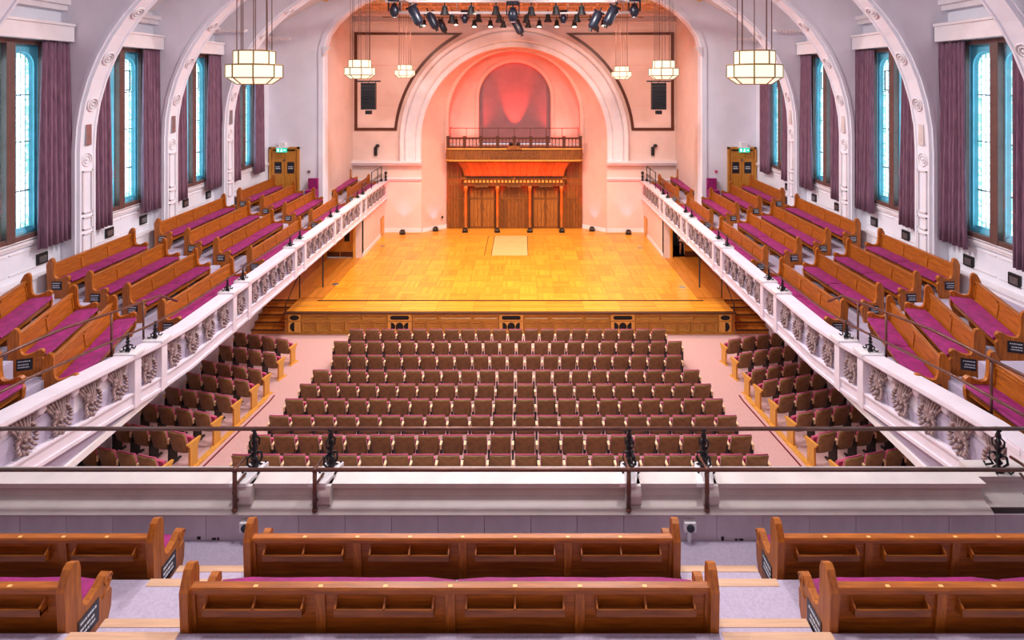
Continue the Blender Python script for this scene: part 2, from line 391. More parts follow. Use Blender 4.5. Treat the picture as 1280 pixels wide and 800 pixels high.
# ---- windows
def make_window(sx, yc, idx):
    root = empty('window_%d' % idx, (sx * 11.12, yc, W_Z0)); struct(root)
    H = W_Z1 - W_Z0; q = -sx
    # local x: towards room = q
    b = MB()
    b.box(-0.06, 0.06, -WHW, WHW, 0, 0.11); b.box(-0.06, 0.06, -WHW, WHW, H - 0.1, H)
    b.box(-0.05, 0.05, -WHW, -WHW + 0.08, 0, H); b.box(-0.05, 0.05, WHW - 0.08, WHW, 0, H)
    b.box(-0.07, 0.07, -0.11, 0.11, 0, H)
    b.build('frame', M['window_frame'], root, bevel=0.006)
    b = MB(); b.box(-sx * 0.05, sx * 0.2, -WHW + 0.01, WHW - 0.01, -0.03, 0.0)
    b.build('sill', M['trim'], root)
    for s in (-1, 1):
        yc2 = s * 0.45; hw = 0.40
        g = MB(); g.box(-0.006, 0.006, yc2 - hw, yc2 + hw, 0.1, H - 0.09); g.build('glazing_pane', M['glazing'], root)
        # turquoise surround with an arched light
        inner = arch_pts(0.275, H - 0.58, 0.24, 14, 3)
        mid = arch_pts(0.315, H - 0.58, 0.19, 14, 3)
        mid2 = arch_pts(0.345, H - 0.58, 0.16, 14, 3)
        outer = rect_with_corners(mid2, H - 0.58, 0.43, H)
        def ring(pts, xx): return [(xx, yc2 + p[0], p[1]) for p in pts]
        b = MB(); xb = sx
        b.loft([ring(outer, xb * 0.11), ring(mid2, xb * 0.11), ring(mid2, xb * 0.085), ring(mid, xb * 0.085), ring(mid, xb * 0.12), ring(inner, xb * 0.18)], False)
        b.box(xb * 0.11, xb * 0.18, yc2 - 0.43, yc2 + 0.43, 0.0, 0.16); b.box(xb * 0.14, xb * 0.18, yc2 - 0.36, yc2 + 0.36, 0.16, 0.245)
        b.build('stone_surround', M['tracery'], root)
        # panes
        cen = arch_pts(0.18, H - 0.58, 0.36, 14, 3)
        b = MB(); b.loft([ring(arch_pts(0.285, H - 0.58, 0.22, 14, 3), xb * 0.19), ring(cen, xb * 0.19)], False)
        b.box(xb * 0.19, xb * 0.195, yc2 - 0.285, yc2 + 0.285, 0.22, 0.36)
        b.build('border_glass', M['pane_border'], root)
        b = MB(); b.add(ring(cen, xb * 0.192), [tuple(range(len(cen)))]); b.build('leaded_glass', M['pane'], root)
        # lead cames
        b = MB(); t = 0.006; xa, xc = xb * 0.172, xb * 0.186
        top = H - 0.58
        for yy in (-0.18, -0.06, 0.06, 0.18):
            b.box(xa, xc, yc2 + yy - t, yc2 + yy + t, 0.24, top + math.sqrt(max(0, 0.275 ** 2 - yy ** 2)))
        z = 0.36; k = 0
        while z < top + 0.15:
            for j, (ya, yb) in enumerate(((-0.18, -0.06), (-0.06, 0.06), (0.06, 0.18))):
                zz = z + (0.09 if j == 1 else 0)
                b.box(xa, xc, yc2 + ya, yc2 + yb, zz - t, zz + t)
            if k % 2 == 0:
                b.box(xa, xc, yc2 - 0.275, yc2 - 0.18, z + 0.05 - t, z + 0.05 + t); b.box(xa, xc, yc2 + 0.18, yc2 + 0.275, z - t, z + t)
            z += 0.18; k += 1
        for zz in (1.1, 2.25, 3.35): b.box(xb * 0.165, xc, yc2 - 0.28, yc2 + 0.28, zz - 0.014, zz + 0.014)
        o = b.build('lead_cames', M['lead'], root); o['kind'] = 'stuff'
        # small opening casement
        za, zb = top - 0.66, top - 0.06
        b = MB()
        for (y0, y1, z0, z1) in ((-0.2, -0.175, za, zb), (0.175, 0.2, za, zb), (-0.2, 0.2, za, za + 0.03), (-0.2, 0.2, zb - 0.03, zb)):
            b.box(xb * 0.15, xb * 0.17, yc2 + y0, yc2 + y1, z0, z1)
        if idx % 6 != 3: b.build('casement', M['iron'], root)
    # day-bright reveal walls are the wall itself; a backing sheet closes the opening
    b = MB(); b.box(sx * 0.24, sx * 0.34, -WHW, WHW, 0, H); b.build('outer_board', M['tracery'], root)
    # pelmet
    b = MB(); b.box(q * 0.02, q * 0.36, -1.42, 1.42, H + 0.02, H + 0.40); b.box(q * 0.0, q * 0.40, -1.42, 1.42, H + 0.40, H + 0.47)
    b.build('pelmet', M['trim'], root, bevel=0.01)
    return root

def curtain_mesh(name, w, h, seed, lean):
    rnd = random.Random(seed); n = 64; b = MB(); rows = 10; rings = []
    ph = rnd.random() * 6
    for r in range(rows + 1):
        t = r / rows; z = h * (1 - t); ring = []
        for i in range(n + 1):
            u = i / n
            wob = 0.062 * math.sin(u * 2 * PI * (w / 0.135) + ph + 0.5 * math.sin(3 * t + u * 4)) + 0.018 * math.sin(u * 17 + t * 2.5 + ph)
            wid = w * (0.94 + 0.10 * t)
            ring.append((wob * (0.55 + 0.6 * t), (u - 0.5) * wid + lean * t * (0.5 - u) * 0.1, z))
        rings.append(ring)
    b.loft(rings, False)
    me = b.mesh(name, M['curtain'], True)
    return me
cm = [curtain_mesh('curtain', 0.90, 4.93, 3, 1), curtain_mesh('curtain', 0.86, 4.93, 9, -1)]
n = 0
for sx, side in ((-1, 'left'), (1, 'right')):
    for k, yc in enumerate(WIN_Y):
        n += 1
        make_window(sx, yc, n)
        if k < 1: continue
        for s in (-1, 1):
            y = yc + s * 1.08
            o = link('curtain', cm[(k + (s > 0)) % 2], None, (sx * 10.93, y, 5.12))
            so = o.modifiers.new('solid', 'SOLIDIFY'); so.thickness = 0.01
            place = ['fifth', 'fourth', 'nearest', 'second', 'third', 'farthest'][k]
            tag(o, 'mauve pleated curtain at the %s edge of the %s window in the %s wall' % ('far' if s > 0 else 'near', {1: 'out-of-frame'}.get(k, place), side), 'curtain', 'mauve window curtains')

# ---- transverse arches
def vault_curve():
    p = [(-10.7, z) for z in (3.4, 5.4, 7.3)]
    R = 5.5
    for k in range(1, 10):
        a = math.radians(58) * k / 9
        p.append((-10.7 + R * (1 - math.cos(a)), 7.3 + R * math.sin(a)))
    p += [(-7.0, 12.75), (-5.6, 13.35), (-4.0, 13.8), (-2.0, 14.15)]
    return p + [(0, 14.25)] + [(-x, z) for x, z in reversed(p)]
def offset(pts, d):
    out = []
    for i, p in enumerate(pts):
        a = pts[max(0, i - 1)]; b = pts[min(len(pts) - 1, i + 1)]
        dx, dz = b[0] - a[0], b[1] - a[1]; l = math.hypot(dx, dz)
        out.append((p[0] - dz / l * d, p[1] + dx / l * d))
    return out
VC = vault_curve()
def make_rib_arch(yc, idx, hw=0.33):
    root = struct(empty('trim_%d' % idx, (0, yc, 0)))
    outer = rect_with_corners(VC, 7.3, 11.2, 15.3)
    o1 = offset(VC, 0.16); o2 = offset(VC, 0.07)
    b = MB()
    prof = [at_y(outer, -hw + 0.04), at_y(o1, -hw + 0.04), at_y(o1, -hw), at_y(o2, -hw), at_y(o2, -hw + 0.05), at_y(VC, -hw + 0.07), at_y(VC, -hw + 0.12),
            at_y(offset(VC, 0.03), -hw + 0.14), at_y(offset(VC, 0.03), hw - 0.14), at_y(VC, hw - 0.12), at_y(VC, hw - 0.07), at_y(o2, hw - 0.05), at_y(o2, hw), at_y(o1, hw), at_y(o1, hw - 0.04), at_y(outer, hw - 0.04)]
    b.loft(prof, False)
    b.build('arch_wall', M['wall'], root)
    # roundels, pier panels, ventilation grille
    for sx in (-1, 1):
        for (px, pz, ang) in [(-10.72, 7.08, 0)] + [(-10.7 + 5.5 * (1 - math.cos(math.radians(a))), 7.3 + 5.5 * math.sin(math.radians(a)), a) for a in (12.5, 25.5, 40, 54)]:
            rb = MB()
            for (R0, t) in ((0.165, 0.022), (0.095, 0.018)):
                rings = []
                for k in range(17):
                    A = 2 * PI * k / 16
                    rings.append([(t * math.sin(B), (R0 + t * math.cos(B)) * math.cos(A), (R0 + t * math.cos(B)) * math.sin(A)) for B in [2 * PI * j / 5 for j in range(5)]])
                rb.loft(rings, True)
            rb.ball((0, 0, 0), 0.045, 0.5, 1, 1)
            o = rb.build('roundel', M['trim'], root, True, loc=(-sx * px if False else (px if sx < 0 else -px), 0, pz))
            o.rotation_euler = (0, math.radians(ang) * (1 if sx < 0 else -1), 0)
        X = sx * 10.72
        for (z0, z1) in ((4.7, 5.2), (5.3, 5.62), (5.72, 6.8)):
            b = MB()
            for (ya, yb, za, zb) in ((-0.16, -0.13, z0, z1), (0.13, 0.16, z0, z1), (-0.16, 0.16, z0, z0 + 0.03), (-0.16, 0.16, z1 - 0.03, z1)):
                b.box(X, X - sx * 0.03, ya, yb, za, zb)
            b.build('pier_panel', M['trim'], root)
        b = MB(); b.box(X + sx * 0.0, X - sx * 0.05, -0.09, 0.09, 7.45, 7.98)
        b.build('vent_grille', M['steel'] if sx < 0 else M['parapet'], root)
    return root
for i, y in enumerate((3.85, 7.35, 10.85, 14.37, 17.87, 21.40)): make_rib_arch(y, i + 1)

# ---- main ceiling, following wall -> slope -> flat
b = MB()
prof = [(-11.3, 11.1), (-10.6, 11.75), (-8.0, 13.1), (-5.0, 14.3), (0, 14.9), (5.0, 14.3), (8.0, 13.1), (10.6, 11.75), (11.3, 11.1)]
b.loft([[(x, y, z) for x, z in prof] + [(x, y, z + 0.2) for x, z in reversed(prof)] for y in (-5, END_Y + 0.4)], True, True)
struct(b.build('ceiling', M['ceiling']))
# stub rafter ends on the end wall
for sx in (-1, 1):
    for k in range(3):
        b = MB(); x = sx * (8.5 - 0.42 * k); b.box(x - 0.06, x + 0.06, END_Y - 0.55, END_Y, 12.72 + 0.2 * k, 12.86 + 0.2 * k)
        o = b.build('rafter_end', M['plug']); struct(o)

# ---- end wall with the stage opening
oc = [(-8.6, z) for z in (2.6, 5, 8, 10.55)] + [(-8.42, 11.15), (-8.02, 11.72), (-7.45, 12.25), (-6.9, 12.62), (-5.6, 13.2), (-4, 13.7), (-2, 14.0)]
oc = oc + [(0, 14.1)] + [(-x, z) for x, z in reversed(oc)]
b = MB(); outer = rect_with_corners(oc, 10.0, 11.3, 15.3)
b.loft([at_y(outer, END_Y), at_y(offset(oc, 0.26), END_Y), at_y(offset(oc, 0.26), END_Y - 0.06), at_y(offset(oc, 0.05), END_Y - 0.06), at_y(oc, END_Y), at_y(oc, END_Y + 0.45)], False)
endw = struct(b.build('wall_far', M['wall']))
for sx in (-1, 1):
    b = MB(); b.prism([(0, 0.0), (0.2, 0.34), (0.26, 0.38), (0.26, 0.44), (-0.02, 0.44), (-0.02, 0.1)], 'y', -0.12, 0.1)
    if sx > 0: b.v = [(-x, y, z) for x, y, z in b.v]
    o = b.build('corbel', M['trim'], endw, loc=(sx * 8.62, END_Y, 10.2))

# ---- recess side walls, stage-level side walls, hatch
for sx, side in ((-1, 'left'), (1, 'right')):
    b = MB(); b.prism([(sx * 8.6, END_Y + 0.3), (sx * 8.87, 30.8), (sx * 9.2, 30.8), (sx * 9.2, END_Y + 0.3)], 'z', 2.7, 13.3)
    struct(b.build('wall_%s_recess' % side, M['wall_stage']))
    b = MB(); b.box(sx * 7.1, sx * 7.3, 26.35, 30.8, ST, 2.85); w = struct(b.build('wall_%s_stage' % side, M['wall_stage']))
    b = MB(); b.box(sx * 7.07, sx * 7.1, 26.4, 30.8, ST, ST + 0.16); b.build('baseboard', M['trim'], w)
    b = MB(); b.box(0, -sx * 0.03, -0.33, 0.33, 0, 0.98)
    o = tag(b.build('wall_hatch', M['oak_door'], None, loc=(sx * 7.095, 30.1, ST + 0.02)), 'small wooden hatch low in the %s side wall of the stage' % side, 'hatch')
    b = MB(); b.box(-sx * 0.03, -sx * 0.045, -0.25, 0.25, 0.1, 0.88); b.build('hatch_panel', M['gold_wood'], o)
    # wall with the stage door, seen under the gallery
    b = MB(); b.box(sx * 8.9, sx * 9.5, 26.35, 26.6, ST, 2.75); b.box(sx * 7.1, sx * 7.38, 26.3, 26.6, ST, 2.75); b.box(sx * 7.3, sx * 9.0, 26.35, 26.6, 2.62, 2.75)
    struct(b.build('wall_%s_stage_door' % side, M['wall_stage']))
    d = struct(empty('door_%d' % (3 if sx < 0 else 4), (sx * 7.38, 26.4, ST)))
    b = MB()
    b.box(0, sx * 0.12, -0.12, 0.1, 0, 1.9); b.box(sx * 1.4, sx * 1.52, -0.12, 0.1, 0, 1.9); b.box(0, sx * 1.52, -0.12, 0.1, 1.8, 1.92)
    b.build('door_frame', M['gold_wood'], d)
    if sx < 0:
        for k in (0, 1):
            x0 = sx * (0.13 + 0.635 * k); b = MB(); b.box(x0, x0 + sx * 0.62, 0, 0.05, 0.03, 1.8); lf = b.build('door_leaf', M['oak_door'], d)
            b = MB(); xm = x0 + sx * 0.31; b.box(xm - 0.12, xm + 0.12, -0.012, 0.0, 0.75, 1.62); b.build('door_glass', M['void'], lf)
            b = MB(); b.box(x0 + sx * 0.02, x0 + sx * 0.6, -0.012, 0, 0.03, 0.26); b.build('kick_plate', M['brown_trim'], lf)
    else:
        b = MB(); b.box(1.45, 1.5, 0.0, 0.85, 0.03, 1.8); b.box(0.75, 1.45, 0.02, 0.07, 0.03, 1.8); lf = b.build('door_leaf', M['oak_door'], d)
        b = MB(); b.box(0.72, 1.46, 0.0, 0.02, 0.03, 0.28); b.build('kick_plate', M['brown_trim'], lf)
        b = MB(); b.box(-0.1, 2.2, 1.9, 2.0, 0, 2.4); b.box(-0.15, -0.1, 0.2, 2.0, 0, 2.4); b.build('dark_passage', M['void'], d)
        b = MB(); b.box(-0.1, 2.2, 0.1, 2.0, -0.05, 0.0); b.build('passage_floor', M['stage_side'], d)

# ---- proscenium wall
PY = 30.8
ri = arch_pts(5.1, 5.84, ST, 40, 6)
b = MB(); outer = rect_with_corners(ri, 5.84, 9.1, 13.3)
b.loft([at_y(outer, PY), at_y(ri, PY)], False)
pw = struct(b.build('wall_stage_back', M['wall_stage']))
def arch_ring(r0, r1, zc, z0, ya, yb, name, m, parent, ch=0.04):
    a = arch_pts(r0, zc, z0, 44, 3); a2 = arch_pts(r0 + ch, zc, z0, 44, 3); c = arch_pts(r1, zc, z0, 44, 3); c2 = arch_pts(r1 - ch, zc, z0, 44, 3)
    b = MB(); b.loft([at_y(a, yb), at_y(a, ya + ch), at_y(a2, ya), at_y(c2, ya), at_y(c, ya + ch), at_y(c, yb)], False)
    for sgn in (-1, 1):
        xa, xb_ = sgn * r0, sgn * r1
        b.box(xa, xb_, ya + ch, yb, z0 - 0.01, z0)
    return b.build(name, m, parent, False)
arch_ring(5.12, 5.42, 5.84, 4.72, PY - 0.10, PY, 'arch_moulding', M['trim'], pw)
arch_ring(5.42, 6.02, 5.84, 4.72, PY - 0.22, PY, 'arch_moulding', M['trim'], pw, 0.09)
arch_ring(6.02, 6.26, 5.84, 4.72, PY - 0.34, PY, 'arch_moulding', M['trim'], pw, 0.06)
# impost cornices and piers
for sx in (-1, 1):
    b = MB(); b.box(sx * 5.05, sx * 9.1, PY - 0.40, PY, 4.62, 4.72); b.box(sx * 5.05, sx * 9.1, PY - 0.30, PY, 4.50, 4.62); b.build('impost_cornice', M['trim'], pw)
    b = MB(); b.box(sx * 5.08, sx * 7.1, PY - 0.14, PY, 3.70, 3.78); b.box(sx * 5.1, sx * 9.1, PY - 0.08, PY, 3.62, 3.70); b.build('string_course', M['trim'], pw)
    b = MB(); b.box(sx * 5.1, sx * 7.1, PY - 0.04, PY, ST, ST + 0.2); b.build('baseboard', M['trim'], pw)
    # panel with brown frame following the arch
    fr = empty('wall_panel', (0, PY, 0)); tag(fr, 'large %s wall panel with dark brown frame curving round the arch' % ('left' if sx < 0 else 'right'), 'panel', 'framed panels beside the arch')
    zt, zb_, xo, R = 11.62, 6.52, 8.62, 6.62
    pts = [(sx * xo, zb_), (sx * xo, zt)]
    a0 = math.asin((zt - 5.84) / R); a1 = math.asin((zb_ - 5.84) / R)
    arc = [(sx * R * math.cos(a0 + (a1 - a0) * k / 20), 5.84 + R * math.sin(a0 + (a1 - a0) * k / 20)) for k in range(21)]
    loop = pts + arc
    def shrink(lp, d):
        cx = sum(p[0] for p in lp) / len(lp); out = []
        nn = len(lp)
        for i in range(nn):
            p0, p1, p2 = lp[i - 1], lp[i], lp[(i + 1) % nn]
            def nrm(a, c):
                dx, dz = c[0] - a[0], c[1] - a[1]; l = math.hypot(dx, dz) or 1
                return (-dz / l, dx / l)
            n1, n2 = nrm(p0, p1), nrm(p1, p2); nx, nz = n1[0] + n2[0], n1[1] + n2[1]; l = math.hypot(nx, nz); k = max(0.35, l / 2)
            out.append((p1[0] + nx / l * d / k * sx, p1[1] + nz / l * d / k * sx))
        return out
    inn = shrink(loop, -0.15)
    b = MB(); b.loft([at_y(loop, 0), at_y(loop, -0.07), at_y(inn, -0.07), at_y(inn, 0)], True)
    b.build('frame', M['brown_trim'], fr)
    b = MB(); b.add(at_y(inn, -0.012), [tuple(range(len(inn)))]); b.build('panel_field', M['wall_stage'], fr)
    for zz in (7.75, 9.95):
        ang = math.asin((zz - 5.84) / (R + 0.15))
        b = MB(); b.box(sx * (R + 0.15) * math.cos(ang), sx * (xo - 0.15), -0.02, -0.012, zz - 0.012, zz + 0.012); b.build('panel_joint', M['niche'], fr)
# cornice band and top of recess
b = MB(); b.box(-9.1, 9.1, PY - 0.10, PY, 12.12, 12.22); b.box(-9.1, 9.1, PY - 0.22, PY, 12.22, 12.34); b.box(-9.1, 9.1, PY - 0.32, PY, 12.62, 12.72); b.box(-9.1, 9.1, PY - 0.45, PY, 12.72, 12.98)
b.build('cornice', M['wall_stage'], pw)
b = MB(); b.box(-9.1, 9.1, END_Y + 0.3, PY + 0.1, 13.0, 13.15); rc = struct(b.build('ceiling_recess', M['ceiling_wood']))
for k in range(24):
    x = -8.6 + k * 0.75
    b = MB(); b.box(x - 0.06, x + 0.06, END_Y + 0.35, PY - 0.45, 12.86, 13.0); b.build('ceiling_rib', M['ceiling_wood'], rc)
for y in (26.6, 28.0, 29.4):
    b = MB(); b.box(-8.8, 8.8, y - 0.12, y + 0.12, 12.80, 13.0); b.build('ceiling_beam', M['ceiling_wood'], rc)

b = MB(); b.box(-8.9, 8.9, END_Y + 0.46, END_Y + 0.56, 13.0, 15.0); b.build('bulkhead', M['ceiling_wood'], rc)
# splayed cove to the inner arch
BY = 31.74
ro = arch_pts(5.1, 5.84, ST, 40, 6); rb_ = arch_pts(3.80, 7.08, ST, 40, 6)
b = MB()
rings = []
for t in (0, 0.25, 0.5, 0.75, 1.0):
    y = PY + (BY - PY) * t
    rings.append([(a[0] + (c[0] - a[0]) * t, y, a[1] + (c[1] - a[1]) * t) for a, c in zip(ro, rb_)])
b.loft(rings, False)
cove = struct(b.build('wall_cove', M['niche']))
cove.data.polygons.foreach_set('use_smooth', [True] * len(cove.data.polygons))
a = arch_pts(3.80, 7.08, 5.0, 44, 3)
b = MB(); b.loft([at_y(arch_pts(3.92, 7.08, 5.0, 44, 3), BY - 0.14), at_y(arch_pts(3.86, 7.08, 5.0, 44, 3), BY - 0.16), at_y(arch_pts(3.72, 7.08, 5.0, 44, 3), BY - 0.10), at_y(arch_pts(3.70, 7.08, 5.0, 44, 3), BY + 0.12),
                  at_y(arch_pts(3.80, 7.08, 5.0, 44, 3), BY + 0.14), at_y(arch_pts(3.80, 7.08, 5.0, 44, 3), 33.2)], False)
b.build('inner_arch_moulding', M['niche'], cove)
for sx in (-1, 1):
    b = MB(); b.add([(sx * 5.08, PY, ST), (sx * 3.80, BY, ST), (sx * 3.80, BY, ST + 0.2), (sx * 5.08, PY, ST + 0.2), (sx * 5.04, PY - 0.04, ST), (sx * 3.76, BY - 0.04, ST), (sx * 3.76, BY - 0.04, ST + 0.2), (sx * 5.04, PY - 0.04, ST + 0.2)],
                    [(4, 5, 6, 7), (7, 6, 2, 3), (4, 7, 3, 0)]); b.build('baseboard', M['trim'], cove)
    b = MB(); b.box(sx * 3.8, sx * 5.4, BY, BY + 0.3, ST, 7.0); b.build('reveal_back', M['niche'], cove)
# niche back wall with blind arch
NY = 33.2
ri = arch_pts(2.12, 8.07, 5.35, 30, 3)
b = MB(); outer = rect_with_corners(ri, 8.07, 4.2, 11.4)
b.loft([at_y(outer, NY), at_y(ri, NY), at_y(ri, NY + 0.35)], False)
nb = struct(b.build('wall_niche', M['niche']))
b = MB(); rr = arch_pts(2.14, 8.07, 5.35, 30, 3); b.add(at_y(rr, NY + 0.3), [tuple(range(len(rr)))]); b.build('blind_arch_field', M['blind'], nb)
arch_ring(2.12, 2.36, 8.07, 5.35, NY - 0.08, NY, 'blind_arch_moulding', M['niche'], nb, 0.04)
b = MB(); b.box(-3.9, 3.9, BY, NY + 0.4, 5.1, 5.3); struct(b.build('floor_loft', M['stage_side']))

# ================================================================== STAGE
sb = MB(); sb.box(-8.08, 8.08, 20.12, 21.5, 0, ST - 0.02); sb.box(-9.3, 9.3, 21.5, 31.9, 0, ST - 0.02)
stage = struct(sb.build('floor_stage', M['stage_side']))
b = MB(); b.box(-8.12, 8.12, 20.04, 20.2, ST - 0.03, ST + 0.006); b.build('stage_edge', M['groove'], stage)
for k in range(12):   # border boards along the front
    x0 = -8.08 + k * 16.16 / 12
    b = MB(); b.box(x0 + 0.004, x0 + 16.16 / 12 - 0.004, 20.2, 21.15, ST - 0.02, ST); b.build('front_board', M['parquet'], stage)
b = MB(); b.box(-7.3, 7.3, 21.17, 21.23, ST - 0.01, ST + 0.012); b.build('floor_channel', M['groove'], stage)
P = 0.68
pm = MB().box(-P / 2 + 0.003, P / 2 - 0.003, -P / 2 + 0.003, P / 2 - 0.003, -0.02, 0.0).mesh('parquet_panel', M['parquet'])
nx, ny = 21, 13
for j in range(ny):
    for i in range(nx):
        x = (i - (nx - 1) / 2) * P; y = 21.58 + j * P
        if -1.5 < x < 1.3 and 26.9 < y < 30.3: continue
        o = link('parquet_panel', pm, stage, (x, y, ST), (0 if (i + j) % 2 else PI / 2))
b = MB(); b.box(-9.3, 9.3, 21.24 + ny * P, 31.9, ST - 0.02, ST); b.build('back_border', M['parquet'], stage)
for sx in (-1, 1):
    for k in range(6):
        x0 = sx * (7.15 + k * 0.36); x1 = sx * (7.15 + (k + 1) * 0.36)
        b = MB(); b.box(x0 + sx * 0.004, x1 - sx * 0.004, 21.5, 30.4, ST - 0.02, ST); b.build('side_board', M['stage_side'], stage)
# central lift: frame strips and pale boards
for k in range(7):
    y0 = 26.68 + k * 0.4857
    b = MB(); b.box(-1.02, 0.70, y0 + 0.004, y0 + 0.482, ST - 0.02, ST); b.build('lift_board', M['parquet_pale'], stage)
for (xa, xb) in ((-1.70, -1.38), (-1.36, -1.05), (0.73, 1.02)):
    b = MB(); b.box(xa, xb, 26.68, 30.08, ST - 0.02, ST); b.build('lift_border', M['parquet'], stage)
for xa in (-1.05, 0.70, -1.38):
    b = MB(); b.box(xa, xa + 0.03, 26.7, 30.06, ST - 0.01, ST + 0.003); b.build('lift_joint', M['groove'], stage)
for (x, y) in ((-7.2, 22.9), (6.9, 22.6), (-6.6, 28.2), (6.3, 27.9)):
    b = MB(); b.lathe([(0.13, 0), (0.12, 0.008)], (x, y, ST), 12); b.build('floor_box_lid', M['steel'], stage)
for (x0, x1, y) in ((-6.1, -5.1, 30.45), (-4.7, -3.95, 31.0), (3.95, 4.75, 31.0), (4.95, 6.2, 30.45)):
    b = MB(); b.box(x0, x1, y - 0.03, y + 0.03, ST - 0.01, ST + 0.006); b.build('floor_grating', M['groove'], stage)
# stage front panelling
fr = struct(empty('trim_10', (0, 20.12, 0)))
b = MB(); b.box(-8.08, 8.08, -0.05, 0, 0, 0.09); b.box(-8.08, 8.08, -0.045, 0, 0.46, 0.52); b.box(-8.08, 8.08, -0.05, 0, 0.70, ST - 0.03)
b.build('rails', M['stage_front'], fr)
def vent(xc, w, double):
    v = MB(); v.box(xc - w / 2, xc + w / 2, -0.055, -0.03, 0.09, 0.46); v.box(xc - w / 2, xc + w / 2, -0.055, -0.03, 0.50, 0.72); p = v.build('vent_board', M['gold_wood'], fr)
    def disc(cx, cz, rx, rz, half=None):
        n = 14; pts = []
        rng = range(n) if not half else range(n // 2 + 1)
        for k in rng:
            A = 2 * PI * k / n + (PI / 2 if half == 'l' else -PI / 2 if half == 'r' else 0)
            pts.append((cx + rx * math.cos(A), cz + rz * math.sin(A)))
        return MB().prism(pts, 'y', -0.06, -0.04).build('vent_opening', M['void'], p)
    if double:
        pts = [(xc + sgn * (w / 2 - 0.16) + 0.07 * math.cos(A), 0.61 + 0.07 * math.sin(A)) for sgn, rng in ((1, range(-4, 5)), (-1, range(4, 13))) for A in [PI * q / 8 for q in rng]]
        MB().prism(pts, 'y', -0.06, -0.04).build('vent_opening', M['void'], p)
        disc(xc, 0.28, 0.14, 0.16); disc(xc - w / 2 + 0.12, 0.28, 0.16, 0.16, 'r'); disc(xc + w / 2 - 0.12, 0.28, 0.16, 0.16, 'l')
    else:
        disc(xc, 0.61, 0.17, 0.09); disc(xc, 0.28, 0.16, 0.17, 'l' if xc < 0 else 'r')
vents = [(-3.95, 0.86, 1), (0.05, 0.86, 1), (4.05, 0.86, 1), (-7.72, 0.45, 0), (7.72, 0.45, 0)]
for (x, w, d) in vents: vent(x, w, d)
def clear(x, w): return all(abs(x - vx) > (vw + w) / 2 - 0.02 for vx, vw, d in vents)
def recessed(w, z0, z1):
    b = MB(); m_ = 0.05
    o_ = [(-w / 2, z0), (w / 2, z0), (w / 2, z1), (-w / 2, z1)]; i1 = [(-w / 2 + m_, z0 + m_), (w / 2 - m_, z0 + m_), (w / 2 - m_, z1 - m_), (-w / 2 + m_, z1 - m_)]
    i2 = [(-w / 2 + m_ * 1.6, z0 + m_ * 1.6), (w / 2 - m_ * 1.6, z0 + m_ * 1.6), (w / 2 - m_ * 1.6, z1 - m_ * 1.6), (-w / 2 + m_ * 1.6, z1 - m_ * 1.6)]
    b.loft([at_y(o_, -0.04), at_y(i1, -0.04), at_y(i2, -0.01)], True); b.add(at_y(i2, -0.01), [(0, 1, 2, 3)])
    return b.mesh('panel', M['stage_front'])
spans = [(-7.48, -4.40), (-3.50, -0.40), (0.50, 3.60), (4.50, 7.48)]
for (a0, a1) in spans:
    n_ = 6; w = (a1 - a0) / n_; me = recessed(w - 0.03, 0.09, 0.46)
    for k in range(n_): link('panel', me, fr, (a0 + (k + 0.5) * w, 0, 0))
    wid = [0.5, 0.5, 1.1, 0.0]
    segs = [0.22, 0.22, 0.34, 0.22]; x = a0
    segs = [0.3, 0.4, 0.3]
    for s_ in segs:
        ww = (a1 - a0) * s_; link('panel', recessed(ww - 0.03, 0.51, 0.71), fr, (x + ww / 2, 0, 0)); x += ww
# side steps up to the stage
for sx, side in ((-1, 'left'), (1, 'right')):
    st = struct(empty('stage_steps', (sx * 8.12, 20.1, 0)))
    for k in range(5):
        b = MB(); b.box(0, sx * 1.18, 0.02 + k * 0.29, 1.42, k * 0.156, (k + 1) * 0.156 - 0.002)
        s_ = b.build('step', M['stage_side'], st)
        b = MB(); b.box(0, sx * 1.18, 0.0 + k * 0.29, 0.05 + k * 0.29, (k + 1) * 0.156 - 0.03, (k + 1) * 0.156 + 0.003); b.build('nosing', M['groove'], s_)
    hr = empty('stair_handrail', (sx * 8.1, 20.2, ST))
    tag(hr, 'slim black handrail beside the %s stage steps' % side, 'handrail')
    b = MB(); b.tube([(0, 0.0, 0), (0, 0.05, 0.25)], 0.02); b.tube([(0, 0.05, 0.25), (0, 1.3, 0.95)], 0.02); b.tube([(0, 1.3, 0), (0, 1.3, 1.0)], 0.022); b.build('rail', M['black'], hr)
    b = MB(); b.lathe([(0.045, 0), (0.03, 0.02), (0.03, 1.90)], (0, 0, 0), 8)
    o = b.build('support_pole', M['black'], None, True, loc=(sx * 7.6, 22.6, ST)); tag(o, 'thin black pole under the %s gallery at the stage side' % side, 'pole')

# ---- wooden facade at the back of the stage
FY = 31.55
fa = struct(empty('facade', (0, FY, ST)))
def fbox(name, m, x0, x1, y0, y1, z0, z1, parent=fa, bevel=0): return MB().box(x0, x1, y0, y1, z0 - ST, z1 - ST).build(name, m, parent, bevel=bevel)
fbox('backing', M['facade_oak'], -3.82, 3.82, 0.06, 0.4, ST, 5.2)
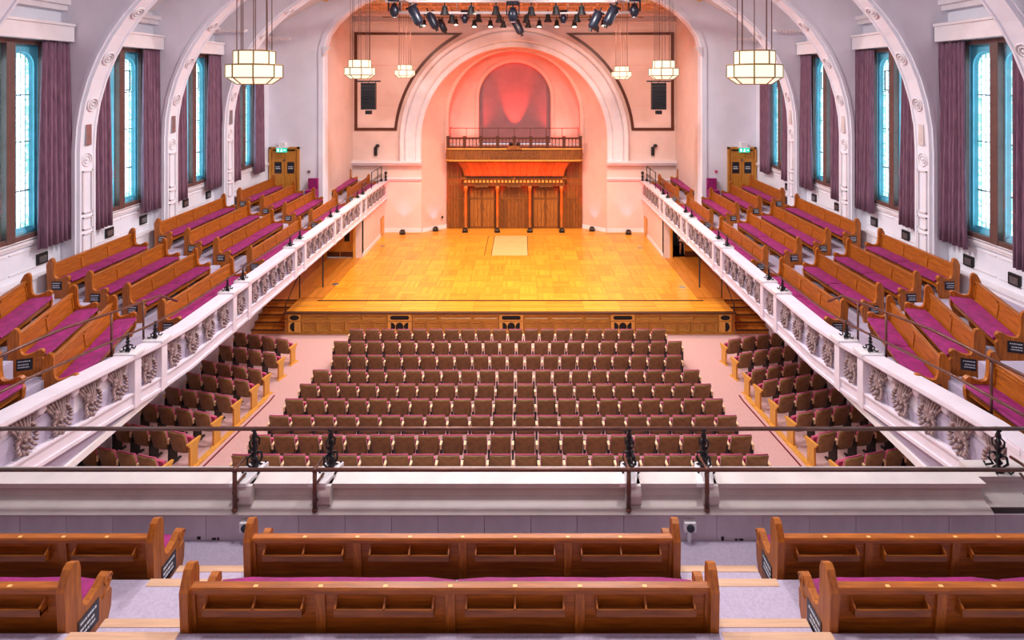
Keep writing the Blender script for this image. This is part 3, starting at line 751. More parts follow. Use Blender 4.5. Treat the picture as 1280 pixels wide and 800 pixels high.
# vertical boards
def boards(x0, x1, z0, z1, nb, y=0.0):
    w = (x1 - x0) / nb
    for k in range(nb): fbox('plank', M['facade_oak'], x0 + k * w + 0.006, x0 + (k + 1) * w - 0.006, y, y + 0.06, z0, z1)
for sx in (-1, 1):
    xa, xb2 = (sx * 2.95, sx * 3.78) if sx > 0 else (sx * 3.78, sx * 2.95)
    boards(xa, xb2, ST + 0.02, 2.42, 5); boards(xa, xb2, 2.50, 3.20, 5); boards(xa, xb2, 3.62, 4.62, 5)
    fbox('band', M['facade_oak'], xa, xb2, -0.03, 0.06, 2.42, 2.50); fbox('band', M['facade_oak'], xa, xb2, -0.03, 0.06, 3.20, 3.27); fbox('carved_band', M['facade_oak'], xa, xb2, 0.0, 0.06, 3.27, 3.55); fbox('band', M['facade_oak'], xa, xb2, -0.03, 0.06, 3.55, 3.62)
boards(-0.80, 0.80, ST + 0.02, 2.42, 8); boards(-0.80, 0.80, 2.50, 3.15, 8); fbox('band', M['facade_oak'], -0.80, 0.80, -0.03, 0.06, 2.42, 2.50)
COLX = (-2.70, -0.94, 0.86, 2.62)
for k, xc in enumerate((-1.82, 1.76)):
    d = empty('double_door', (xc, FY, ST)); tag(d, 'panelled oak double door, %s of the pair at the back of the stage' % ('left' if k == 0 else 'right'), 'door')
    b = MB(); b.box(-0.76, -0.70, -0.06, 0.06, 0, 2.36); b.box(0.70, 0.76, -0.06, 0.06, 0, 2.36); b.box(-0.76, 0.76, -0.06, 0.06, 2.28, 2.36); b.build('door_frame', M['groove'], d)
    for s in (-1, 1):
        b = MB(); b.box(s * 0.005, s * 0.70, 0.0, 0.06, 0.01, 2.28); lf = b.build('door_leaf', M['facade_oak'], d)
        for q in range(3):
            x0 = s * (0.07 + q * 0.205); b = MB(); b.box(x0, x0 + s * 0.17, -0.02, 0.0, 0.12, 1.62); b.box(x0, x0 + s * 0.17, -0.02, 0.0, 1.75, 2.16); b.build('door_panel', M['oak_panel'], lf)
        b = MB(); b.lathe([(0.01, -0.09), (0.025, 0), (0.01, 0.09)], (s * 0.09, -0.05, 1.30), 8); b.tube([(s * 0.09, -0.05, 1.2), (s * 0.14, -0.07, 1.12), (s * 0.09, -0.05, 1.05)], 0.012); b.build('door_handle', M['brass'], lf)
fbox('lintel', M['facade_oak'], -2.95, 2.95, -0.10, 0.08, 3.15, 3.27)
fbox('architrave', M['facade_oak'], -2.85, 2.80, -0.45, 0.06, 3.27, 3.42)
for k in range(27):
    x = -2.70 + k * 0.204
    o = MB().box(x - 0.065, x + 0.065, -0.56, -0.44, 3.46 - ST, 3.60 - ST).build('dentil', M['gold_wood'], fa)
fbox('dentil_course', M['facade_oak'], -2.85, 2.80, -0.47, 0.06, 3.42, 3.64); fbox('cornice', M['facade_oak'], -2.95, 2.90, -0.60, 0.06, 3.64, 3.74)
for k, x in enumerate((-1.82, -0.03, 1.76)):
    b = MB()
    for q in range(7): b.ball((x - 0.33 + q * 0.11, -0.47, 3.22 - ST), 0.065, 1, 0.6, 0.7, 6, 4)
    b.build('carved_cresting', M['facade_oak'], fa)
# coved canopy of planks: flares outward to the balcony
for k in range(16):
    t0, t1 = k / 16, (k + 1) / 16; pts = []
    def CX(t, z): # widens upward
        u = (z - 3.78) / 0.84; w = 2.78 + 0.32 * u ** 1.8
        return -0.02 + (2 * t - 1) * w
    b = MB(); rings = []
    for q in range(7):
        u = q / 6; z = 3.78 + 0.84 * u; y = -0.42 - 0.30 * u ** 1.8
        rings.append([(CX(t0, z) + 0.006, y, z - ST), (CX(t1, z) - 0.006, y, z - ST), (CX(t1, z) - 0.006, y + 0.05, z - ST), (CX(t0, z) + 0.006, y + 0.05, z - ST)])
    b.loft(rings, True, True); b.build('canopy_plank', M['facade_oak'], fa)
for x, nm, m_ in ((COLX[0], 0, 0), (COLX[1], 0, 0), (COLX[2], 0, 0), (COLX[3], 0, 0)):
    b = MB(); b.lathe([(0.10, 0.0), (0.10, 0.08), (0.075, 0.12), (0.07, 2.15), (0.08, 2.2), (0.12, 2.32), (0.12, 2.48)], (0, 0, 0), 12)
    b.build('column', M['oak_z'], fa, True, loc=(x, -0.42, 0.0))
# balcony box
bal = empty('loft_balcony', (0, FY, 4.62)); struct(bal)
def bow(y0, n=16):  # plan of the front, slightly bowed corners
    return [(-3.82, 0.05), (-3.78, y0 + 0.22), (-3.60, y0 + 0.05), (-3.3, y0), (3.3, y0), (3.60, y0 + 0.05), (3.78, y0 + 0.22), (3.82, 0.05)]
def slab(name, m, y0, z0, z1, par=bal): return MB().prism(bow(y0), 'z', z0, z1).build(name, m, par)
slab('soffit_moulding', M['facade_oak'], -0.72, 0.0, 0.06); slab('soffit_moulding', M['gold_wood'], -0.82, 0.06, 0.13); slab('fascia_board', M['facade_oak'], -0.74, 0.13, 0.70); slab('cap_moulding', M['gold_wood'], -0.82, 0.70, 0.76)
b = MB(); b.box(-1.35, 1.35, -0.77, -0.74, 0.22, 0.60); cp = b.build('carved_panel', M['facade_oak'], bal)
b = MB()
for q in range(48):
    b.ball((-1.27 + (q % 24) * 0.11, -0.77, 0.32 + 0.17 * (q // 24) + 0.02 * (q % 2)), 0.045, 1, 0.5, 0.9, 6, 3)
o = b.build('carving', M['facade_oak'], cp); o['kind'] = 'stuff'
b = MB(); b.prism([(0.42 * math.cos(PI * k / 12), 0.70 + 0.22 * math.sin(PI * k / 12)) for k in range(13)], 'y', -0.84, -0.70); b.build('crest', M['facade_oak'], bal)
# balustrade
NB = 8; x0 = -3.66; bw = 7.32 / NB
for k in range(NB + 1):
    b = MB(); x = x0 + k * bw; b.box(x - 0.07, x + 0.07, -0.70, -0.56, 0.76, 1.42); b.box(x - 0.09, x + 0.09, -0.72, -0.54, 1.36, 1.42); b.build('newel', M['brown_trim'], bal)
    b = MB(); b.tube([(x * 0.965, -0.55, 1.3), (x * 0.965, -0.55, 1.86)], 0.018); b.build('rail_post', M['brown_trim'], bal)
w4 = (bw - 0.14) / 4
amb = MB(); amb.box(-bw / 2 + 0.07, bw / 2 - 0.07, -0.035, 0.035, 0.0, 0.08); amb.box(-bw / 2 + 0.07, bw / 2 - 0.07, -0.035, 0.035, 0.50, 0.58)
for q in range(5):
    xx = -bw / 2 + 0.07 + q * w4; amb.box(xx - 0.018, xx + 0.018, -0.02, 0.02, 0.08, 0.5)
for q in range(4):
    xx = -bw / 2 + 0.07 + (q + 0.5) * w4; r = w4 / 2 - 0.01
    arc = [(xx - r * math.cos(PI * k / 8), 0.40 + r * math.sin(PI * k / 8)) for k in range(9)]
    top = [(xx - w4 / 2 + w4 * k / 8, 0.5) for k in range(9)]
    amb.loft([at_y(arc, -0.018), at_y(top, -0.018)], False); amb.loft([at_y(arc, 0.018), at_y(arc, -0.018)], False)
am = amb.mesh('arcade', M['brown_trim'])
for k in range(NB): link('arcade', am, bal, (x0 + (k + 0.5) * bw, -0.63, 0.78))
b = MB(); b.tube([(-3.55, -0.55, 1.86), (3.55, -0.55, 1.86)], 0.022); b.tube([(-3.55, -0.55, 1.86), (-3.55, 0.1, 1.86)], 0.022); b.tube([(3.55, -0.55, 1.86), (3.55, 0.1, 1.86)], 0.022); b.build('top_rail', M['brown_trim'], bal)
for (x, s) in ((-0.2, 'left'), (0.22, 'right')):
    b = MB(); b.ball((0, 0, 0.12), 0.13, 1, 0.7, 0.9); b.box(-0.06, 0.06, -0.05, 0.05, -0.05, 0.1)
    o = b.build('loft_lamp', M['black'], None, True, loc=(x, FY - 0.3, 5.44)); tag(o, 'small black lamp behind the balcony balusters, %s one' % s, 'lamp')
light('loft_red', 'SPOT', (0.0, 32.75, 5.55), 1500, (1.0, 0.05, 0.03), aim=(0, 33.55, 8.6), size=0.05, spot=46, blend=0.8)
for sx in (-1, 1):
    light('canopy_red', 'AREA', (sx * 1.35, FY - 0.62, 3.80), 42, (1.0, 0.03, 0.01), aim=(sx * 1.35, FY - 0.56, 5.0), size=2.6, size_y=0.05)
    MB().box(sx * 0.05, sx * 2.65, -0.66, -0.58, 3.74 - ST, 3.78 - ST).build('led_strip', M['black'], fa)
    light('loft_red_side', 'SPOT', (sx * 2.7, 32.3, 5.45), 560, (1.0, 0.05, 0.045), aim=(sx * 3.0, 33.3, 8.0), size=0.06, spot=110, blend=0.9)
# red uplights at the column feet, pink floods by the piers
def uplight(x, y, label, color, energy, aim, spot, grp, sz=1.0):
    o = empty('uplighter', (x, y, ST)); tag(o, label, 'lamp', grp)
    b = MB(); b.box(-0.13 * sz, 0.13 * sz, -0.10, 0.10, 0.0, 0.05); b.box(-0.10 * sz, 0.10 * sz, -0.09, 0.09, 0.07, 0.24); b.build('housing', M['black'], o)
    b = MB(); b.box(-0.16 * sz, -0.13 * sz, -0.02, 0.02, 0.0, 0.18); b.box(0.13 * sz, 0.16 * sz, -0.02, 0.02, 0.0, 0.18); b.build('bracket', M['black'], o)
    b = MB(); b.box(-0.035, 0.035, -0.10, -0.092, 0.12, 0.18); b.build('display', M['steel'], o)
    light('uplight_beam', 'SPOT', (x, y, ST + 0.27), energy, color, aim=aim, size=0.05, spot=spot, blend=0.95)
for k, x in enumerate(COLX):
    uplight(x, FY - 0.80, 'black uplighter at the foot of the %s column from the left' % ORD[k], (1.0, 0.015, 0.005), 600, (x, FY - 0.42, 2.6), 32, 'uplighters at the column feet')
for (x, y, lab) in ((-6.05, 30.35, 'black uplighter on the stage floor by the far left pier'), (-4.35, 31.0, 'black uplighter in the left splay beside the wooden facade'), (4.3, 31.0, 'black uplighter in the right splay beside the wooden facade'), (6.2, 30.35, 'black uplighter on the stage floor by the far right pier')):
    uplight(x, y, lab, (1.0, 0.04, 0.08), 420, (x * 1.0, y + 0.30, 6.0), 75, 'uplighters along the stage back wall')
b = MB(); b.lathe([(0.06, 0), (0.07, 0.02), (0.05, 0.05)], (0, 0, 0), 10); o = b.build('wall_disc', M['black'], None, loc=(-4.05, 31.42, 1.45)); o.rotation_euler = (PI / 2, 0, 0.6)
tag(o, 'small round black fitting low on the left splay wall', 'fitting')

# ================================================================== GALLERY
# ---- parapet height along the side: rises towards the near corner
def pz(y):
    t = [(12.6, 3.64), (11.4, 3.75), (10.3, 3.92), (8.7, 4.15), (8.0, 4.24), (7.3, 4.28)]
    if y >= 12.6: return 3.64
    for (a, za), (c, zc) in zip(t, t[1:]):
        if c <= y <= a: return zc + (za - zc) * (y - c) / (a - c)
    return 4.28
# tiers (far part straight, near corner rising and turning)
TX = [7.0, 7.97, 8.97, 9.85, 11.16]
TZ = [3.14, 3.41, 3.69, 3.98]
for sx, side in ((-1, 'left'), (1, 'right')):
    fl = None
    for k in range(4):
        b = MB(); y1 = PY if k < 2 else END_Y
        b.box(sx * (TX[k] + (0.06 if k == 0 else 0)), sx * (TX[k + 1] + (0 if k < 3 else 0.0)), 12.5, y1, 2.72, TZ[k])
        o = b.build('floor_%s_gallery' % side if k == 0 else 'tier', M['carpet'], fl)
        if k == 0: fl = struct(o)
    polys = [([(7.08, 12.5), (8.62, 12.5), (7.78, 9.4), (7.08, 9.4)], 3.5), ([(8.62, 12.5), (9.2, 12.5), (8.5, 9.4), (7.78, 9.4)], 3.85), ([(9.2, 12.5), (10.0, 12.5), (9.35, 9.4), (8.5, 9.4)], 4.15),
             ([(10.0, 12.5), (11.16, 12.5), (11.16, 9.4), (9.35, 9.4)], 4.35), ([(7.08, 9.4), (8.1, 9.4), (8.1, 6.4), (7.08, 6.4)], 3.86), ([(8.1, 9.4), (11.16, 9.4), (11.16, -4), (8.1, -4)], 4.4)]
    for pl, z in polys:
        MB().prism([(sx * x, y) for x, y in pl], 'z', 2.72, z).build('tier', M['carpet'], fl)
    # aisle half-steps
    for ya in (12.85, 16.45, 21.35, 25.8):
        for k in range(3):
            if ya > 25 and k > 0: continue
            b = MB(); b.box(sx * (TX[k + 1] - 0.32), sx * (TX[k + 1]), ya - 0.42, ya + 0.42, TZ[k], TZ[k] + 0.14)
            s_ = b.build('half_step', M['carpet'], fl)
    for (px, py, pz0, r) in ((7.95, 9.35, 3.86, 0.2), (8.75, 9.3, 4.1, 0.1)):
        b = MB(); b.box(sx * (px - 0.25), sx * (px + 0.3), py - 0.25, py + 0.3, pz0 - 0.1, pz0 + r * 0.7); b.build('half_step', M['carpet'], fl)

# ---- acanthus swag ornament
def ornament_mesh():
    b = MB(); rnd = random.Random(5)
    # fluted flare: local x along the parapet, -y outwards, z down from 0
    nfl = 9
    for k in range(nfl):
        u = (k - (nfl - 1) / 2) / ((nfl - 1) / 2)
        pts = []; rs = []
        for q in range(6):
            t = q / 5
            x = u * (0.21 * (1 - t) ** 1.5 + 0.075) ; z = -0.42 * t; y = -0.01 - 0.06 * math.sin(t * PI * 0.55) * (1 - 0.3 * abs(u))
            pts.append((x, y, z)); rs.append(0.024 * (1 - 0.5 * t))
        b.tube(pts, 0.02, 5, rs)
    leaves = [(sg * (0.10 + 0.055 * math.sin(PI * q / 5.5)), -0.17 - 0.062 * q, sg) for q in range(6) for sg in (-1, 1)]
    leaves += [(-0.055, -0.40, -0.4), (0.055, -0.40, 0.4), (0, -0.44, 0), (-0.06, -0.50, -0.5), (0.06, -0.50, 0.5), (0, -0.53, 0), (-0.03, -0.33, -0.3), (0.03, -0.33, 0.3)]
    for (x, z, a) in leaves:
        pts = []; rs = []
        for t in (0, 0.3, 0.6, 0.85, 1.0):
            pts.append((x + a * 0.055 * t * t, -0.035 - 0.055 * math.sin(PI * t * 0.8) + rnd.uniform(-0.006, 0.006), z - 0.095 * t + abs(a) * 0.03 * t * t))
            rs.append((0.010, 0.026, 0.024, 0.012, 0.003)[(0, 0.3, 0.6, 0.85, 1.0).index(t)])
        b.tube(pts, 0.02, 5, rs)
    return b.mesh('swag', M['ornament'], True)
swag = ornament_mesh()
disc_b = MB(); disc_b.ball((0, 0, 0), 0.085, 1, 0.45, 1.1, 10, 6); disc_me = disc_b.mesh('boss', M['fascia'], True)
def baluster_mesh(h):
    b = MB()
    prof = [(0.05, 0), (0.05, 0.03), (0.022, 0.06), (0.018, h * 0.3), (0.04, h * 0.36), (0.018, h * 0.42), (0.042, h * 0.52), (0.016, h * 0.6), (0.034, h * 0.7), (0.014, h * 0.8), (0.03, h * 0.9), (0.02, h)]
    b.lathe(prof, (0, 0, 0), 8)
    for k in range(4):
        A = PI / 2 * k + PI / 4
        pts = [(0.02 * math.cos(A), 0.02 * math.sin(A), h * 0.34), (0.075 * math.cos(A), 0.075 * math.sin(A), h * 0.26), (0.06 * math.cos(A), 0.06 * math.sin(A), h * 0.12), (0.11 * math.cos(A), 0.11 * math.sin(A), 0.02), (0.13 * math.cos(A), 0.13 * math.sin(A), 0.05)]
        b.tube(pts, 0.016, 5)
    return b
PAIRS = [11.2, 14.85, 18.75, 22.6, 26.25]
for sx, side in ((-1, 'left'), (1, 'right')):
    pr = struct(empty('trim_%d' % (11 if sx < 0 else 12), (0, 0, 0)))
    # sweeps along Y
    ysamp = [30.78, 24, 18, 12.6, 12, 11.4, 10.8, 10.3, 9.5, 8.7, 8.0, 7.3]
    def sweep(name, m, xa, xb, za, zb):
        b = MB(); b.loft([[(sx * xa, y, pz(y) + za), (sx * xb, y, pz(y) + za), (sx * xb, y, pz(y) + zb), (sx * xa, y, pz(y) + zb)] for y in ysamp], True, True)
        return b.build(name, m, pr)
    sweep('cap', M['fascia'], 6.93, 7.32, -0.07, 0.0)
    sweep('cap_moulding', M['fascia'], 6.97, 7.2, -0.11, -0.07)
    sweep('panel_wall', M['fascia'], 7.10, 7.28, -0.80, -0.07)
    sweep('lower_band', M['fascia'], 7.0, 7.28, -0.98, -0.72)
    sweep('lower_fillet', M['fascia'], 6.975, 7.05, -0.76, -0.725)
    sweep('foot_moulding', M['fascia'], 6.97, 7.3, -1.01, -0.95)
    # inner lining of parapet below floor line
    for c in PAIRS:
        for s in (-1, 1):
            y = c + s * 0.40; h0 = pz(y)
            b = MB(); b.box(sx * 6.96, sx * 7.30, y - 0.09, y + 0.09, h0 - 1.02, h0 + 0.01); p = b.build('pilaster', M['fascia'], pr)
            b = MB(); b.box(sx * 6.91, sx * 7.34, y - 0.15, y + 0.15, h0, h0 + 0.05); b.build('pilaster_cap', M['trim'], p)
    segs = [(7.45, 10.70)] + [(PAIRS[i] - 0.3, PAIRS[i] + 0.3) for i in range(5)] + [(PAIRS[i] + 0.5, PAIRS[i + 1] - 0.5) for i in range(4)] + [(26.75, 30.5)]
    for (ya, yb) in segs:
        n_ = max(1, round((yb - ya) / 0.60)); st = (yb - ya) / n_
        for k in range(n_):
            y = ya + (k + 0.5) * st
            o = link('swag', swag, pr, (sx * 7.09, y, pz(y) - 0.11), PI / 2 if sx > 0 else -PI / 2)
            o.rotation_euler = (0, 0, -PI / 2 if sx > 0 else PI / 2)
            o.scale = (min(1.0, st / 0.6), 1.15, 1.0)
            if k < n_ - 1:
                link('boss', disc_me, pr, (sx * 7.06, ya + (k + 1) * st, pz(y) - 0.21), PI / 2)
    # rails on the cap
    rl = empty('gallery_rail', (0, 0, 0)); tag(rl, 'long bronze handrail running along the top of the %s gallery parapet' % side, 'handrail')
    b = MB(); yy = [30.4, 24, 18, 12.6, 11.4, 10.3, 8.7, 7.3]
    b.tube([(sx * 7.16, y, pz(y) + 0.36) for y in yy], 0.022, 6); b.build('rail', M['bronze'], rl, True)
    bm = baluster_mesh(0.34).mesh('standard', M['iron'], True)
    for c in PAIRS + [30.1]:
        for s in (-1, 1):
            if c == 30.1 and s < 0: continue
            y = min(30.2, c + s * 0.40); link('standard', bm, rl, (sx * 7.16, y, pz(y) + 0.05))
    rl = empty('aisle_rail', (0, 0, 0)); tag(rl, 'raised bronze guard rail behind the near end of the %s parapet' % side, 'handrail')
    b = MB(); b.tube([(sx * 7.5, 12.9, 4.02), (sx * 7.42, 12.2, 4.42), (sx * 7.4, 11.0, 4.62), (sx * 7.38, 9.5, 4.88), (sx * 7.36, 7.0, 5.10)], 0.024, 6); b.build('rail', M['bronze'], rl, True)
    for (y, zt) in ((11.6, 4.52), (10.7, 4.68), (8.3, 4.98)):
        b = MB(); b.tube([(sx * 7.4, y, pz(y) - 0.2), (sx * 7.4, y, zt)], 0.02, 6); b.build('post', M['bronze'], rl, True)
    # far-end guard
    rl = empty('end_guard_rail', (0, 0, 0)); tag(rl, 'dark guard rail at the stage end of the %s gallery' % side, 'handrail')
    b = MB(); b.tube([(sx * 7.2, 30.4, 4.45), (sx * 7.2, 28.4, 4.45)], 0.022); b.tube([(sx * 7.2, 30.4, 4.05), (sx * 7.2, 28.4, 4.05)], 0.016); b.build('rail', M['iron'], rl)
    for y in (30.4, 29.6, 28.4):
        b = MB(); b.tube([(sx * 7.2, y, 3.64), (sx * 7.2, y, 4.47)], 0.022); b.build('post', M['iron'], rl)
    b = MB(); b.box(sx * 7.04, sx * 7.09, 26.9, 27.6, 3.66, 4.15); b2 = MB()
    for (ya, yb, za, zb) in ((0, 0.03, 0, 0.5), (0.67, 0.7, 0, 0.5), (0, 0.7, 0.47, 0.5), (0.33, 0.36, 0, 0.5)): b2.box(-0.02, 0.02, ya, yb, za, zb)
    o = b2.build('gate_frame', M['bronze'], None, loc=(sx * 7.25, 26.9, 3.65)); tag(o, 'small bronze frame standing on the %s parapet near the stage' % side, 'frame')
    b = MB(); b.lathe([(0.10, 0), (0.10, 0.04), (0.05, 0.1), (0.09, 0.25), (0.03, 0.36)], (0, 0, 0), 8); b.ball((0, 0, 0.44), 0.11, 1, 1, 1.0); o = b.build('parapet_lamp', M['black'], None, True, loc=(sx * 6.98 if False else sx * 7.0, 30.55, 3.65)); o.scale = (0.8, 0.8, 0.95)
    tag(o, 'black round-headed lamp on the stage end of the %s parapet' % side, 'lamp')
    # wall spots on the stage back wall
    o = empty('wall_spot', (sx * 7.6, PY - 0.02, 5.0)); tag(o, 'small black wall spotlight on the back wall, %s of the arch' % side, 'lamp')
    b = MB(); b.box(-0.08, 0.08, -0.12, 0, 0.0, 0.48); b.build('body', M['black'], o); b = MB(); b.ball((-sx * 0.14 if False else 0.12, -0.15, 0.55), 0.12, 1, 1, 0.8); b.build('head', M['black'], o, True)

# ---- cross parapet in the foreground
cp = struct(empty('trim_13', (0, 0, 0)))
def cross(name, m, x0, x1, y0, y1, z0, z1): return MB().box(x0, x1, y0, y1, z0, z1).build(name, m, cp, bevel=0.004)
prof = [(6.72, 4.28), (6.98, 4.28), (6.98, 2.7), (6.80, 2.7), (6.80, 3.6), (6.78, 3.98), (6.66, 4.00), (6.62, 4.06), (6.74, 4.10), (6.76, 4.2), (6.70, 4.22)]
prof = [(6.70, 4.28), (7.0, 4.28), (7.0, 2.7), (6.82, 2.7), (6.82, 3.96), (6.60, 3.97), (6.58, 4.0), (6.62, 4.03), (6.70, 4.05), (6.76, 4.10), (6.78, 4.18), (6.72, 4.21)]
b = MB(); b.prism([(y, z) for y, z in prof], 'x', -6.35, 6.0); b.build('parapet_block', M['parapet'], cp)
b = MB(); b.prism([(y + 0.12, z) for y, z in prof], 'x', 6.0, 7.3); b.prism([(y + 0.12, z) for y, z in prof], 'x', -7.3, -6.35); b.build('parapet_return', M['parapet'], cp)
for sx in (-1, 1):
    b = MB(); b.box(sx * 6.94, sx * 7.34, 6.85, 7.5, 2.7, 4.31); b.build('corner_pier', M['fascia'], cp)
# dado boards under it
nb_ = 26; wv = 14.3 / nb_
bmsh = MB().box(-wv / 2 + 0.003, wv / 2 - 0.003, 0, 0.02, 0, 0.30).mesh('board', M['dado'])
for k in range(nb_): link('board', bmsh, cp, (-7.15 + (k + 0.5) * wv, 6.63, 3.66))
for (x, z, w_, h_) in ((-3.38, 3.69, 0.04, 0.03), (-3.2, 3.68, 0.05, 0.02), (-3.15, 3.68, 0.02, 0.03), (2.82, 3.68, 0.03, 0.05), (2.98, 3.67, 0.03, 0.02), (3.04, 3.67, 0.05, 0.02)):
    MB().box(x - w_ / 2, x + w_ / 2, 6.624, 6.631, z - h_ / 2, z + h_ / 2).build('worn_patch', M['scuff'], cp)
# brackets, rails
XP = [-2.93, -1.99, 1.70, 2.62]
rail = empty('front_rail', (0, 0, 0)); tag(rail, 'upper bronze handrail on ornate black iron standards along the front parapet', 'handrail', None)
b = MB(); b.tube([(-7.9, 6.92, 4.80), (7.9, 6.92, 4.80)], 0.024, 8); b.build('rail', M['bronze'], rail, True)
def ornate():
    h = 0.5; b = MB()
    prof = [(0.06, 0), (0.06, 0.03), (0.03, 0.06)]
    z = 0.08
    for k in range(5):
        prof += [(0.022, z), (0.05 - 0.004 * k, z + 0.035), (0.022, z + 0.07)]; z += 0.08
    prof += [(0.016, h - 0.02), (0.035, h), (0.035, h + 0.03)]
    b.lathe(prof, (0, 0, 0), 10)
    for k in range(4):
        A = PI / 2 * k + PI / 4; c, s = math.cos(A), math.sin(A)
        b.tube([(0.02 * c, 0.02 * s, 0.22), (0.08 * c, 0.08 * s, 0.2), (0.09 * c, 0.09 * s, 0.12), (0.05 * c, 0.05 * s, 0.07), (0.12 * c, 0.12 * s, 0.02), (0.14 * c, 0.14 * s, 0.06)], 0.016, 5)
        b.tube([(0.02 * c, 0.02 * s, 0.42), (0.06 * c, 0.06 * s, 0.38), (0.055 * c, 0.055 * s, 0.31), (0.02 * c, 0.02 * s, 0.28)], 0.012, 5)
    return b.mesh('standard', M['iron'], True)
om = ornate()
XS = [x + 0.07 for x in XP] + [6.33, -6.7]
for x in XS: link('standard', om, rail, (x, 6.92, 4.28))
lower = empty('inner_rail', (0, 0, 0)); tag(lower, 'lower bronze handrail on the inner face of the front parapet', 'handrail')
b = MB(); b.tube([(-7.9, 6.58, 4.53), (7.9, 6.58, 4.53)], 0.022, 8); b.build('rail', M['bronze'], lower, True)
for x in XP + [6.42]:
    b = MB(); b.tube([(x, 6.58, 4.07), (x, 6.58, 4.53)], 0.026, 8); b.ball((x, 6.58, 4.06), 0.036); b.ball((x, 6.58, 4.27), 0.032); b.ball((x, 6.58, 4.53), 0.036)
    b.tube([(x, 6.58, 4.34), (x + 0.04, 6.76, 4.36)], 0.016); b.tube([(x, 6.58, 4.14), (x + 0.04, 6.70, 4.16)], 0.016); b.tube([(x, 6.58, 4.53), (x, 6.85, 4.50)], 0.018)
    b.build('post', M['bronze'], lower, True)
for x in XP:
    b = MB(); b.prism([(x - 0.10, 6.64), (x + 0.10, 6.64), (x + 0.20, 7.02), (x - 0.02, 7.02)], 'z', 4.28, 4.325); b.build('bracket_cap', M['trim'], cp)
    b = MB(); b.prism([(6.66, 4.28), (6.8, 4.28), (6.8, 4.0), (6.68, 4.02), (6.62, 4.10), (6.62, 4.18)], 'x', x - 0.02, x + 0.16); b.build('bracket', M['parapet'], cp)
# lens boxes on the dado
for x, lab in ((-2.80, 'white box with round black lens on the front parapet, left one'), (2.42, 'white box with round black lens on the front parapet, right one')):
    o = empty('camera_box', (x, 6.60, 3.86)); tag(o, lab, 'camera')
    b = MB(); b.box(-0.07, 0.07, -0.04, 0.03, -0.055, 0.055); b.build('housing', M['white'], o, bevel=0.005)
    b = MB(); b.lathe([(0.045, 0), (0.045, 0.02), (0.03, 0.035)], (0, 0, 0), 14); q = b.build('lens', M['black_blue'], o, loc=(0, -0.035, 0)); q.rotation_euler = (PI / 2, 0, 0)
    if x > 0:
        b = MB(); b.box(-0.022, 0.022, 0.0, 0.02, -0.2, -0.055); b.build('conduit', M['white'], o)

# ---- rear gallery floor, with tiers and aisle steps
b = MB(); b.box(-8.1, 8.1, 5.60, 6.82, 2.7, 3.66); rf = struct(b.build('floor_rear_gallery', M['carpet']))
TIERS = [(4.60, 5.60, 4.11), (3.55, 4.60, 4.56), (2.50, 3.55, 5.01), (1.45, 2.50, 5.46), (0.40, 1.45, 5.91), (-4.8, 0.40, 6.36)]
for (ya, yb, z) in TIERS: MB().box(-8.1, 8.1, ya, yb, 2.7, z).build('tier', M['carpet'], rf)
for sx, xc in ((-1, -2.82), (1, 2.54)):
    for (ya, yb, z) in ((5.60, 6.02, 3.88), (4.60, 4.95, 4.335), (3.55, 3.9, 4.785)):
        b = MB(); b.box(xc - 0.42, xc + 0.42, ya, yb, z - 0.23, z); s_ = b.build('half_step', M['carpet'], rf)
        b = MB(); b.box(xc - 0.42, xc + 0.42, yb - 0.07, yb + 0.008, z - 0.035, z + 0.004); b.build('nosing', M['nosing'], s_)
    for (y, z) in ((5.60, 4.11), (4.60, 4.56), (3.55, 5.01)):
        b = MB(); b.box(xc - 0.45, xc + 0.45, y - 0.075, y + 0.008, z - 0.035, z + 0.004); b.build('nosing', M['nosing'], rf)

# rear wall behind the camera and boarded underside of the rear gallery
struct(MB().box(-11.5, 11.5, -5.2, -4.8, 0, 15.3).build('wall_rear', M['wall']))
struct(MB().box(-9.4, 9.4, 3.0, 3.2, 0.5, 2.75).build('wall_rear_stalls', M['wall']))

# ================================================================== PEWS
def end_profile(h=0.945):
    P_ = [(-0.07, 0.0), (0.38, 0.0), (0.385, 0.06), (0.44, 0.20), (0.45, 0.34), (0.42, 0.39), (0.45, 0.44), (0.445, 0.50), (0.41, 0.535), (0.36, 0.53), (0.29, 0.49), (0.20, 0.465), (0.14, 0.475), (0.11, 0.52), (0.095, 0.62), (0.09, 0.74), (0.09, 0.85), (0.07, 0.92), (0.02, h), (-0.02, 0.92), (-0.06, 0.84), (-0.085, 0.78), (-0.075, 0.6), (-0.065, 0.4), (-0.07, 0.2)]
    return P_
end_me = {}
for s in (-1, 1):
    b = MB(); b.prism(end_profile(), 'x', -0.035, 0.035)
    # carved roll on the arm front
    end_me[s] = b.mesh('end_panel', M['oak_z'])
def scroll_mesh():
    b = MB(); pts = []
    for k in range(14):
        A = k * 0.5; r = 0.06 - 0.0035 * k; pts.append((0, 0.395 + r * math.cos(A), 0.465 + r * math.sin(A)))
    b.tube(pts, 0.009, 5); b.tube([(0, 0.42, 0.39), (0, 0.33, 0.36)], 0.008, 5)
    return b.mesh('scroll', M['oak_x'], True)
scroll = scroll_mesh()
def plate_mesh(sgn, blue=False):
    b = MB(); b.box(-0.004, 0.004, -0.115, 0.115, -0.10, 0.10); return b.mesh('number_plate', M['plate'])
plm = plate_mesh(1)
ib = MB(); rnd = random.Random(4)
for row, zz in enumerate((0.055, 0.0, -0.045)):
    y = -0.095
    while y < (0.06 if row else 0.09):
        w_ = rnd.uniform(0.008, 0.02); ib.box(-0.006, 0.006, y, y + w_, zz - 0.009, zz + 0.011); y += w_ + rnd.uniform(0.004, 0.012)
ink = ib.mesh('plate_lettering', M['plate_ink'])
